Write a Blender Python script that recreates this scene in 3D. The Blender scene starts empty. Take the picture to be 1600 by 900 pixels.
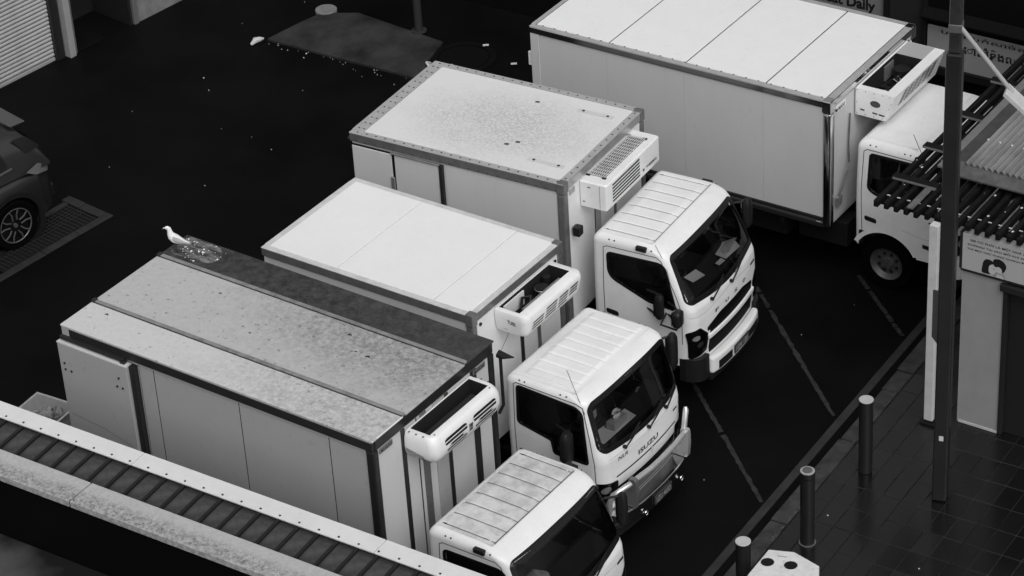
import bpy, bmesh, math, random
from mathutils import Vector, Matrix
R=math.radians
scene=bpy.context.scene
COL=scene.collection

# ------------------------------------------------------------------ camera
cd=bpy.data.cameras.new('camera'); cam=bpy.data.objects.new('camera',cd); COL.objects.link(cam)
PITCH=R(32.686); ROLL=R(-3.742); CAMH=19.791; F=4383.5
fw=Vector((0,math.cos(PITCH),-math.sin(PITCH))); rt0=Vector((1,0,0)); up0=rt0.cross(fw)
rt=math.cos(ROLL)*rt0+math.sin(ROLL)*up0; up=-math.sin(ROLL)*rt0+math.cos(ROLL)*up0
m=Matrix((rt,up,-fw)).transposed().to_4x4(); m.translation=Vector((0,0,CAMH)); cam.matrix_world=m
cd.sensor_width=36; cd.lens=36*F/1600; cd.clip_end=2000; cd.clip_start=.5
scene.camera=cam
# ------------------------------------------------------------------ sky and light (overcast, monochrome)
SUN_EL=R(52); SUN_AZ=R(-72)            # azimuth of the brighter part of the cloud, from +X towards +Y
w=bpy.data.worlds.new('World'); scene.world=w; w.use_nodes=True
nt=w.node_tree; bg=nt.nodes['Background']; sk=nt.nodes.new('ShaderNodeTexSky'); sk.sky_type='NISHITA'; sk.sun_disc=False
sk.sun_elevation=SUN_EL; sk.sun_rotation=math.pi/2-SUN_AZ; sk.dust_density=4; sk.air_density=1.5
bw=nt.nodes.new('ShaderNodeRGBToBW'); nt.links.new(sk.outputs[0],bw.inputs[0]); nt.links.new(bw.outputs[0],bg.inputs[0]); bg.inputs[1].default_value=.12
sd=bpy.data.lights.new('sun','SUN'); sd.energy=.9; sd.angle=R(60); sd.color=(1,1,1)
sun=bpy.data.objects.new('sun',sd); COL.objects.link(sun)
sdir=Vector((math.cos(SUN_EL)*math.cos(SUN_AZ),math.cos(SUN_EL)*math.sin(SUN_AZ),math.sin(SUN_EL)))
sun.rotation_euler=sdir.to_track_quat('Z','Y').to_euler(); sun.location=(0,0,40)
vs=scene.view_settings; vs.view_transform='Standard'; vs.look='None'; vs.gamma=1; vs.use_curve_mapping=False; vs.exposure=0.10
scene.cycles.max_bounces=8; scene.cycles.transparent_max_bounces=12
rng=random.Random(7)

# ------------------------------------------------------------------ materials (all grey: the photograph is black and white)
MATS={}
def mat(name,v,rough=.5,spec=.5,metal=0,var=0,vscale=6,dark=None,speck=0,sscale=60,bump=0,bscale=40,coat=0,aniso=(1,1,1),gam=1):
    """grey principled material; var = soft tonal variation, dark = second tone, speck = fine dirt specks"""
    if name in MATS: return MATS[name]
    mt=bpy.data.materials.new(name); MATS[name]=mt; mt.use_nodes=True; n=mt.node_tree; L=n.links
    p=n.nodes['Principled BSDF']; p.inputs['Roughness'].default_value=rough; p.inputs['Metallic'].default_value=metal
    p.inputs['Specular IOR Level'].default_value=spec; p.inputs['Coat Weight'].default_value=coat
    p.inputs['Base Color'].default_value=(v,v,v,1)
    if var or speck or bump:
        tc=n.nodes.new('ShaderNodeTexCoord'); mp=n.nodes.new('ShaderNodeMapping'); mp.inputs['Scale'].default_value=aniso
        L.new(tc.outputs['Object'],mp.inputs[0]); vec=mp.outputs[0]
        cur=None
        def ramp(src,a,b,lo,hi):
            r=n.nodes.new('ShaderNodeMapRange'); r.inputs[1].default_value=a; r.inputs[2].default_value=b; r.inputs[3].default_value=lo; r.inputs[4].default_value=hi
            L.new(src,r.inputs[0]); return r.outputs[0]
        d=v*.5 if dark is None else dark
        val=n.nodes.new('ShaderNodeValue'); val.outputs[0].default_value=v; cur=val.outputs[0]
        def mix(f,a,b):
            mx=n.nodes.new('ShaderNodeMix'); mx.data_type='FLOAT'; L.new(f,mx.inputs[0]); L.new(a,mx.inputs[2])
            if isinstance(b,float): mx.inputs[3].default_value=b
            else: L.new(b,mx.inputs[3])
            return mx.outputs[0]
        if var:
            t=n.nodes.new('ShaderNodeTexNoise'); t.inputs['Scale'].default_value=vscale; t.inputs['Detail'].default_value=8; t.inputs['Roughness'].default_value=.65
            L.new(vec,t.inputs['Vector']); cur=mix(ramp(t.outputs[0],.4,.72,0,var),cur,float(d))
        if speck:
            t=n.nodes.new('ShaderNodeTexNoise'); t.inputs['Scale'].default_value=sscale; t.inputs['Detail'].default_value=3
            L.new(vec,t.inputs['Vector']); cur=mix(ramp(t.outputs[0],.62,.72,0,speck),cur,float(d*.5))
        cc=n.nodes.new('ShaderNodeCombineColor')
        for i in range(3): L.new(cur,cc.inputs[i])
        L.new(cc.outputs[0],p.inputs['Base Color'])
        if bump:
            t=n.nodes.new('ShaderNodeTexNoise'); t.inputs['Scale'].default_value=bscale; t.inputs['Detail'].default_value=6
            L.new(vec,t.inputs['Vector']); b=n.nodes.new('ShaderNodeBump'); b.inputs['Strength'].default_value=bump; b.inputs['Distance'].default_value=.01
            L.new(t.outputs[0],b.inputs['Height']); L.new(b.outputs[0],p.inputs['Normal'])
    return mt
def glass(name,tint=.35,gl=.03):
    mt=bpy.data.materials.new(name); mt.use_nodes=True; n=mt.node_tree; n.nodes.clear(); L=n.links
    o=n.nodes.new('ShaderNodeOutputMaterial'); a=n.nodes.new('ShaderNodeBsdfTransparent'); a.inputs[0].default_value=(tint,)*3+(1,)
    g=n.nodes.new('ShaderNodeBsdfGlossy'); g.inputs['Roughness'].default_value=gl; g.inputs[0].default_value=(.9,.9,.9,1)
    fr=n.nodes.new('ShaderNodeFresnel'); fr.inputs[0].default_value=1.48; mx=n.nodes.new('ShaderNodeMixShader')
    L.new(fr.outputs[0],mx.inputs[0]); L.new(a.outputs[0],mx.inputs[1]); L.new(g.outputs[0],mx.inputs[2]); L.new(mx.outputs[0],o.inputs[0]); return mt

WHITE=mat('white_paint',.83,.32,.5,var=.4,vscale=3.5,dark=.66,coat=.2,speck=.12,sscale=20)
PANEL=mat('grey_white_panel',.60,.42,.4,var=.35,vscale=1.6,dark=.5,aniso=(1,1,.4),speck=.08,sscale=14)
PANEL_A=mat('aged_panel',.39,.45,.4,var=.5,vscale=1.8,dark=.35,speck=.2,sscale=16,aniso=(1,1,.5))
ROOFW=mat('white_roof_sheet',.83,.45,.4,var=.2,vscale=3,dark=.68,speck=.12,sscale=22)
CABROOF_OLD=mat('weathered_cab_roof',.66,.5,.4,var=.85,vscale=5,dark=.34,speck=.3,sscale=25)
ALU=mat('aluminium_trim',.55,.35,.5,metal=.75,var=.6,vscale=5,dark=.28)
ALUD=mat('dull_aluminium',.22,.4,.5,metal=.5,var=.6,vscale=6,dark=.1)
CHROME=mat('chrome',.72,.14,.5,metal=1,var=.3,vscale=9,dark=.45)
BLACK=mat('black_plastic',.012,.45,.35)
RUBBER=mat('rubber',.008,.7,.2)
DARKIN=mat('dark_interior',.018,.8,.2)
SEAT=mat('seat_fabric',.035,.9,.2,var=.4,vscale=20,dark=.02)
SEAL=mat('window_seal',.006,.35,.4)
SEAML=mat('light_seam',.30,.7,.2)
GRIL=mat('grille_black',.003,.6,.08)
STEELP=mat('polished_steel',.66,.24,.5,metal=.65,var=.4,vscale=9,dark=.4)
SEAM=mat('sealant_line',.09,.7,.2)
SEAMD=mat('gap_line',.03,.8,.1)
DARKTRIM=mat('dark_metal_trim',.016,.4,.4,var=.4,vscale=6,dark=.03)
HOLE=mat('bolt_dark',.03,.5,.3)
PAPER=mat('paper',.75,.8,.2)
SILVER=mat('silver_paint',.42,.35,.5,metal=.4)
GLASS=glass('tinted_glass',.72)
LENS=glass('clear_lens',.8,.02)
REFL=mat('lamp_reflector',.75,.25,.5,metal=.3)
ORANGE=mat('marker_lens',.12,.2,.5)
TYRE=mat('tyre',.003,.9,.02)
RIM=mat('steel_wheel',.10,.4,.5,metal=.4,var=.5,vscale=14,dark=.12)

# ------------------------------------------------------------------ mesh helpers
class M:
    def __init__(s): s.v=[]; s.f=[]
    def add(s,vs,fs):
        o=len(s.v); s.v+= [tuple(q) for q in vs]; s.f+= [tuple(i+o for i in f) for f in fs]; return s
    def box(s,x0,x1,y0,y1,z0,z1):
        return s.add([(x0,y0,z0),(x1,y0,z0),(x1,y1,z0),(x0,y1,z0),(x0,y0,z1),(x1,y0,z1),(x1,y1,z1),(x0,y1,z1)],
          [(3,2,1,0),(4,5,6,7),(0,1,5,4),(1,2,6,5),(2,3,7,6),(3,0,4,7)])
    def hexa(s,b,t):   # two quads: bottom ring and top ring
        return s.add(list(b)+list(t),[(3,2,1,0),(4,5,6,7),(0,1,5,4),(1,2,6,5),(2,3,7,6),(3,0,4,7)])
    def cyl(s,p0,p1,r0,r1=None,n=16,cap=True):
        r1=r0 if r1 is None else r1; p0=Vector(p0); p1=Vector(p1); d=(p1-p0).normalized()
        a=d.orthogonal().normalized(); b=d.cross(a); vs=[]
        for p,r in ((p0,r0),(p1,r1)):
            for i in range(n):
                t=2*math.pi*i/n; vs.append(p+a*(r*math.cos(t))+b*(r*math.sin(t)))
        fs=[(i,(i+1)%n,n+(i+1)%n,n+i) for i in range(n)]
        if cap: fs+=[tuple(range(n-1,-1,-1)),tuple(range(n,2*n))]
        return s.add(vs,fs)
    def tube(s,pts,r,n=10):
        pts=[Vector(p) for p in pts]; rings=[]; a=None
        for i,p in enumerate(pts):
            d=(pts[min(i+1,len(pts)-1)]-pts[max(i-1,0)]).normalized()
            a=d.orthogonal().normalized() if a is None else (a-d*a.dot(d)).normalized()
            b=d.cross(a); rr=r[i] if isinstance(r,(list,tuple)) else r
            rings.append([p+a*(rr*math.cos(2*math.pi*k/n))+b*(rr*math.sin(2*math.pi*k/n)) for k in range(n)])
        return s.loft(rings,True,True)
    def loft(s,rings,closed=True,caps=False):
        n=len(rings[0]); vs=[p for r in rings for p in r]; fs=[]
        for j in range(len(rings)-1):
            for i in range(n if closed else n-1):
                k=(i+1)%n; fs.append((j*n+i,j*n+k,(j+1)*n+k,(j+1)*n+i))
        if caps: fs+=[tuple(range(n-1,-1,-1)),tuple((len(rings)-1)*n+i for i in range(n))]
        return s.add(vs,fs)
    def prism(s,poly,fn,d0,d1):   # poly 2D list, fn(a,b,d)->3D
        n=len(poly); vs=[fn(a,b,d0) for a,b in poly]+[fn(a,b,d1) for a,b in poly]
        fs=[(i,(i+1)%n,n+(i+1)%n,n+i) for i in range(n)]+[tuple(range(n-1,-1,-1)),tuple(range(n,2*n))]
        return s.add(vs,fs)
    def grid(s,fn,nu,nv,skip=None):
        vs=[fn(i/nu,j/nv) for j in range(nv+1) for i in range(nu+1)]; fs=[]
        for j in range(nv):
            for i in range(nu):
                if skip and skip((i+.5)/nu,(j+.5)/nv): continue
                a=j*(nu+1)+i; fs.append((a,a+1,a+nu+2,a+nu+1))
        return s.add(vs,fs)
    def mesh(s,name,bevel=0,smooth=40,seg=2):
        me=bpy.data.meshes.new(name); me.from_pydata(s.v,[],s.f); me.validate()
        bm=bmesh.new(); bm.from_mesh(me); bmesh.ops.remove_doubles(bm,verts=bm.verts,dist=1e-5)
        bmesh.ops.recalc_face_normals(bm,faces=bm.faces)
        if bevel:
            smooth=min(smooth,15)
            ed=[e for e in bm.edges if len(e.link_faces)==2 and e.calc_face_angle(0)>.5]
            bmesh.ops.bevel(bm,geom=ed,offset=bevel,segments=seg,profile=.5,affect='EDGES',clamp_overlap=True)
        bm.to_mesh(me); bm.free()
        if smooth:
            for p in me.polygons: p.use_smooth=True
            me.set_sharp_from_angle(angle=R(smooth))
        return me
    def build(s,name,mt,parent=None,bevel=0,smooth=40,seg=2,**kw):
        me=s.mesh(name,bevel,smooth,seg); return link(name,me,mt,parent,**kw)
def link(name,me,mt,parent=None,label=None,cat=None,group=None,kind=None,loc=None,rz=None):
    if mt is not None and not me.materials: me.materials.append(mt)
    o=bpy.data.objects.new(name,me); COL.objects.link(o); o.parent=parent
    tag(o,label,cat,group,kind)
    if loc is not None: o.location=loc
    if rz is not None: o.rotation_euler=(0,0,rz)
    return o
def tag(o,label=None,cat=None,group=None,kind=None):
    for k,v in (('label',label),('category',cat),('group',group),('kind',kind)):
        if v: o[k]=v
    return o
def empty(name,loc,rz,label=None,cat=None,group=None,kind=None):
    o=bpy.data.objects.new(name,None); COL.objects.link(o); o.location=loc; o.rotation_euler=(0,0,rz); o.empty_display_size=.2
    return tag(o,label,cat,group,kind)
def B(x0,x1,y0,y1,z0,z1): return M().box(x0,x1,y0,y1,z0,z1)
def lerp(t,pts):
    if t<=pts[0][0]: return pts[0][1]
    for (a,b),(c,d) in zip(pts,pts[1:]):
        if t<=c: return b+(d-b)*(t-a)/(c-a)
    return pts[-1][1]
def rounded(poly,r,n=6):
    out=[]; N=len(poly)
    for i in range(N):
        p=Vector(poly[i]); a=Vector(poly[i-1]); b=Vector(poly[(i+1)%N]); rr=r[i] if isinstance(r,(list,tuple)) else r
        u=(a-p); v=(b-p); d=min(rr,u.length*.45,v.length*.45); u=u.normalized()*d; v=v.normalized()*d
        for k in range(n+1):
            t=k/n; out.append(tuple((1-t)**2*(p+u)+2*t*(1-t)*p+t*t*(p+v)))
    return out
def offset(poly,d):
    N=len(poly); out=[]; area=sum(poly[i][0]*poly[(i+1)%N][1]-poly[(i+1)%N][0]*poly[i][1] for i in range(N)); sg=1 if area>0 else -1
    for i in range(N):
        a=Vector(poly[i-1]); b=Vector(poly[(i+1)%N]); t=(b-a).normalized(); out.append((poly[i][0]+sg*t.y*d,poly[i][1]-sg*t.x*d))
    return out
def inside(pt,poly):
    x,y=pt; c=False; N=len(poly)
    for i in range(N):
        x1,y1=poly[i]; x2,y2=poly[i-1]
        if (y1>y)!=(y2>y) and x<(x2-x1)*(y-y1)/(y2-y1)+x1: c=not c
    return c
def densify(poly,s=.04):
    out=[]
    for i,p in enumerate(poly):
        q=poly[(i+1)%len(poly)]; n=max(1,int(math.dist(p,q)/s))
        out+=[(p[0]+(q[0]-p[0])*k/n,p[1]+(q[1]-p[1])*k/n) for k in range(n)]
    return out
def pane(poly,fn,off,rings=7,center=None):
    cx,cy=center or (sum(p[0] for p in poly)/len(poly),sum(p[1] for p in poly)/len(poly)); mb=M(); rr=[]
    for k in range(rings):
        s=1-k/rings; rr.append([fn(cx+(p[0]-cx)*s,cy+(p[1]-cy)*s,off) for p in poly])
    mb.loft(rr); n=len(poly); c=len(mb.v); mb.v.append(tuple(fn(cx,cy,off)))
    b=(rings-1)*n; mb.f+=[(b+i,b+(i+1)%n,c) for i in range(n)]; return mb
def band(poly,w0,w1,fn,off0,off1):   # closed ring on a surface with a little thickness
    a=offset(poly,w0); b=offset(poly,w1); mb=M()
    mb.loft([[fn(*p,off0) for p in b],[fn(*p,off1) for p in b],[fn(*p,off1) for p in a],[fn(*p,off0) for p in a]]); return mb
def strip(line,wd,fn,off,mb=None):   # open line on a surface
    mb=mb or M(); pts=[]
    for i,p in enumerate(line):
        a=Vector(line[max(i-1,0)]); b=Vector(line[min(i+1,len(line)-1)]); t=(b-a).normalized(); n=Vector((-t.y,t.x))*wd/2
        pts.append((fn(p[0]+n.x,p[1]+n.y,off),fn(p[0]-n.x,p[1]-n.y,off)))
    for i in range(len(pts)-1): mb.add([pts[i][0],pts[i][1],pts[i+1][1],pts[i+1][0]],[(0,1,2,3)])
    return mb
def dense(line,n=8):
    out=[]
    for a,b in zip(line,line[1:]):
        for k in range(n): out.append((a[0]+(b[0]-a[0])*k/n,a[1]+(b[1]-a[1])*k/n))
    return out+[line[-1]]
def text2d(body,bold=0,italic=0):
    cu=bpy.data.curves.new('t','FONT'); cu.body=body; cu.size=1; cu.offset=bold; cu.resolution_u=3; cu.shear=italic
    ob=bpy.data.objects.new('t',cu); COL.objects.link(ob); bpy.context.view_layer.update()
    me=bpy.data.meshes.new_from_object(ob.evaluated_get(bpy.context.evaluated_depsgraph_get()))
    vs=[(v.co.x,v.co.y) for v in me.vertices]; fs=[tuple(p.vertices) for p in me.polygons]
    bpy.data.objects.remove(ob); bpy.data.curves.remove(cu); bpy.data.meshes.remove(me)
    if not vs: return [(0,0)],[]
    x0=min(v[0] for v in vs); x1=max(v[0] for v in vs); y0=min(v[1] for v in vs); y1=max(v[1] for v in vs)
    return [((v[0]-x0)/(x1-x0),(v[1]-y0)/(y1-y0)) for v in vs],fs
def lettering(name,body,fn,mt,parent,bold=.01,italic=0,**kw):   # fn(u,v) with u,v in 0..1 -> 3D
    vs,fs=text2d(body,bold,italic); mb=M().add([fn(u,v) for u,v in vs],fs)
    me=bpy.data.meshes.new(name); me.from_pydata(mb.v,[],mb.f); return link(name,me,mt,parent,**kw)
def dots(pts,fn,r,h,n=8):
    mb=M()
    for p in pts:
        q=Vector(fn(*p,0)); q2=Vector(fn(*p,h)); mb.cyl(q,q2,r,n=n)
    return mb

# ------------------------------------------------------------------ ground
def sheet(name,pts,z,mt,**kw):
    return M().add([(x,y,z) for x,y in pts],[tuple(range(len(pts)))]).build(name,mt,smooth=0,**kw)
ASPH=mat('wet_asphalt',.0055,.55,.05,var=1,vscale=.7,dark=.0025,speck=.5,sscale=70,bump=.25,bscale=160)
sheet('ground',[(-300,-100),(300,-100),(300,500),(-300,500)],0,ASPH,kind='structure',label='wet black asphalt of the loading yard')

E_=Vector((.5558,.8313)); N_=Vector((.8313,-.5558)); K_=Vector((1.94,24.68))
def kp(s,mm,z): q=K_+E_*s+N_*mm; return (q.x,q.y,z)
def along(s0,s1,m0,m1,z0,z1): return M().hexa([kp(s0,m0,z0),kp(s1,m0,z0),kp(s1,m1,z0),kp(s0,m1,z0)],[kp(s0,m0,z1),kp(s1,m0,z1),kp(s1,m1,z1),kp(s0,m1,z1)])
LINE=mat('worn_line_paint',.034,.6,.3,var=1,vscale=9,dark=.006,speck=.9,sscale=26)
EDGE=mat('concrete_edge',.04,.5,.15,var=.9,vscale=4,dark=.022,speck=.4,sscale=40)
KERB=mat('kerb_concrete',.055,.3,.25,var=1,vscale=3.5,dark=.007,speck=.4,sscale=35,bump=.4,bscale=25)
CURB_BED=mat('sidewalk_bed',.036,.5,.2,var=1,vscale=2.5,dark=.004)  # paler than the pavers: wet highlights along the joints painted as bed colour
TILE=[mat('wet_paver_%d'%i,(.0055,.0065,.008)[i],(.18,.22,.30)[i],.68,var=.7,vscale=3,dark=(.004,.005,.006)[i],bump=.08,bscale=60) for i in range(3)]
along(-6,40,.01,.115,-.05,.012).build('edge_strip',EDGE,smooth=0,kind='structure',label='thin concrete strip along the edge of the yard')
# sidewalk bed with pavers as parts
sw=along(-6,40,.5,12,-.05,.108).build('sidewalk',CURB_BED,smooth=0,kind='structure',label='dark wet paved footpath')
s=-6.0
kb=None
kerb=empty('kerb',(0,0,0),0,label='broken concrete kerb along the footpath',kind='structure')
while s<14:
    ln=rng.choice((.45,.8,1.1,1.4))*rng.uniform(.9,1.1)
    dz=rng.uniform(-.012,.012); dm=rng.uniform(-.012,.012)
    along(s,s+ln-.012,.27+dm,.49,-.05,.118+dz).build('kerb_stone',KERB,kerb,bevel=.012)
    s+=ln
chip=M()
for k in range(150):
    s_=rng.uniform(-1,8); l_=rng.choice((.02,.05,.09,.16)); w_=rng.uniform(.006,.022); m_=.478+rng.gauss(0,.012)
    if math.sin(s_*2.3)+rng.uniform(-1,1)<.2: continue
    chip.add([kp(s_,m_,.1345),kp(s_+l_*.5,m_-w_*.6,.1345),kp(s_+l_,m_,.1345),kp(s_+l_*.6,m_+w_*.5,.1345)],[(0,1,2,3)])
chip.build('kerb_chips',mat('chip_concrete',.13,.7,.2,var=1,vscale=20,dark=.04),kerb,smooth=0,kind='stuff')
# parking lines
def flat_line(p0,p1,wd,name,label):
    a=Vector(p0); b=Vector(p1); d=(b-a).normalized(); n=Vector((-d.y,d.x)); mb=M(); N=90; L=[];Rr=[]
    for i in range(N+1):
        q=a+(b-a)*i/N; wl=wd/2*(1+rng.uniform(-.35,.2)); q=q+n*rng.uniform(-.006,.006); L.append((q.x+n.x*wl,q.y+n.y*wl,.004)); Rr.append((q.x-n.x*wl,q.y-n.y*wl,.004))
    for i in range(N):
        if rng.random()<.08: continue
        mb.add([L[i],Rr[i],Rr[i+1],L[i+1]],[(0,1,2,3)])
    return mb.build(name,LINE,smooth=0,label=label,kind='structure')
flat_line((2.72,25.91),(1.45,31.5),.06,'parking_line','faded parking line running up between the two middle trucks')
flat_line((3.77,27.52),(2.6,33.2),.06,'parking_line','faded parking line between the long truck and its neighbour')
flat_line((4.85,29.14),(4.5,30.6),.06,'parking_line','short faded parking line stub by the white post')
# pavers
TS=.40; TM=.235; pm=[B(0,TS-.008,0,TM-.008,-.02,.005).mesh('paver',bevel=.004,seg=1) for _ in range(3)]
for i in range(3): pm[i].materials.append(TILE[i])
def seen(p):
    d=Vector(p)-Vector((0,0,CAMH)); z=d.dot(fw); u=800+F*d.dot(rt)/z; v=450-F*d.dot(up)/z; return -70<u<1650 and -60<v<965
cnt=0; cells=[]
for j in range(0,40):
    for i in range(-14,34):
        s0=i*TS+.1; m0=.505+j*TM
        q=kp(s0+TS/2,m0+TM/2,.12)
        if not (q[0]>5.05 and (Vector(q[:2])-Vector((5.186,27.1))).dot(Vector((.58,.814)))>.5): cells.append((s0,m0,0 if seen(q) else 1))
print('pavers',len(cells))
cells.sort(key=lambda c_:(c_[2],kp(c_[0],c_[1],0)[1]))
rest=M()
for s0,m0,j in cells[300:]:
    a_=[kp(s0,m0,.1),kp(s0+TS-.008,m0,.1),kp(s0+TS-.008,m0+TM-.008,.1),kp(s0,m0+TM-.008,.1)]; rest.hexa(a_,[(p[0],p[1],.1135) for p in a_])
if rest.f: rest.build('far_pavers',TILE[1],sw,smooth=0,kind='stuff')
for s0,m0,j in cells[:300]:
    o=bpy.data.objects.new('paver',pm[rng.choice((0,0,1,1,2))]); COL.objects.link(o); o.parent=sw
    q=kp(s0,m0+TM-.008,.108+rng.uniform(-.0015,.003)); o.location=q; o.rotation_euler=(rng.uniform(-.006,.006),rng.uniform(-.006,.006),math.atan2(E_.y,E_.x))

# ------------------------------------------------------------------ trucks
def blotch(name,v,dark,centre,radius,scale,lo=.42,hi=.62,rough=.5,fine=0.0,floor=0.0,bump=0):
    """sheet with a second-tone patch, mostly dirt, that has a place and a ragged outline of its own"""
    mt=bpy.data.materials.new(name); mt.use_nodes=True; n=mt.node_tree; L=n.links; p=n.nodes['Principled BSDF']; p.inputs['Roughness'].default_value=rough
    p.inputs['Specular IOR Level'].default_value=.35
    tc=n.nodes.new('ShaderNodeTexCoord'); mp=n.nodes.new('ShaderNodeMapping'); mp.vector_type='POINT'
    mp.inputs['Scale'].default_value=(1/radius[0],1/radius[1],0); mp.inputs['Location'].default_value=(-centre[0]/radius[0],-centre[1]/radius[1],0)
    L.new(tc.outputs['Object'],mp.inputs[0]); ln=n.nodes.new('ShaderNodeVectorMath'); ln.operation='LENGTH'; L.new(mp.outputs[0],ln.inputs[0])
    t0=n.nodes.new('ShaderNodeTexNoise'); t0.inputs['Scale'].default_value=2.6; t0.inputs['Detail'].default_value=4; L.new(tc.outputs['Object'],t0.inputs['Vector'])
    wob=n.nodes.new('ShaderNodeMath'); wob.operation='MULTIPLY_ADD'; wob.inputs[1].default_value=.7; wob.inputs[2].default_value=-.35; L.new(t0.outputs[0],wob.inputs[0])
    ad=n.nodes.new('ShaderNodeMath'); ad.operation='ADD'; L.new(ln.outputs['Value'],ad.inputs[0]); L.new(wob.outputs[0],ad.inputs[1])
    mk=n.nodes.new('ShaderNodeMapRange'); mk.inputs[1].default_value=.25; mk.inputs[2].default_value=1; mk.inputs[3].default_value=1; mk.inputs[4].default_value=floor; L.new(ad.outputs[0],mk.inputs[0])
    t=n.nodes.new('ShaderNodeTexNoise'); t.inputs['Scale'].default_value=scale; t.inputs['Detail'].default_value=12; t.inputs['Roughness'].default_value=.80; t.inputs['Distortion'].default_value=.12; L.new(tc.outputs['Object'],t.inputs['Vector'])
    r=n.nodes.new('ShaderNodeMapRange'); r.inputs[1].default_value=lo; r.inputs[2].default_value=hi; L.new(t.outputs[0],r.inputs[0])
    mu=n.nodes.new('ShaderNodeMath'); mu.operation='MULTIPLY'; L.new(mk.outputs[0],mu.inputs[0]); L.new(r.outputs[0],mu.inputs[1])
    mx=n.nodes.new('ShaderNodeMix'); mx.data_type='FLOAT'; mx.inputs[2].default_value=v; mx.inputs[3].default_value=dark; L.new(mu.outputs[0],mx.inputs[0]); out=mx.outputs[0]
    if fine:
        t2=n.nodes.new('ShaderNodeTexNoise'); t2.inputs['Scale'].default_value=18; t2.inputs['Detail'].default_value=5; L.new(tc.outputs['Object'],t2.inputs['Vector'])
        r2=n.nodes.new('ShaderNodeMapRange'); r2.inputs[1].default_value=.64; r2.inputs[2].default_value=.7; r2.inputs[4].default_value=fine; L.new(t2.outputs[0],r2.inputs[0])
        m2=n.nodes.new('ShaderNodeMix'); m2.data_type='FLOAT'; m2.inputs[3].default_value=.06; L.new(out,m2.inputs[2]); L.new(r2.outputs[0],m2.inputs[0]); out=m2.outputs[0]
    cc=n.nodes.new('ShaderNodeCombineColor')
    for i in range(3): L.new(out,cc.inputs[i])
    L.new(cc.outputs[0],p.inputs['Base Color']); return mt

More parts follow.
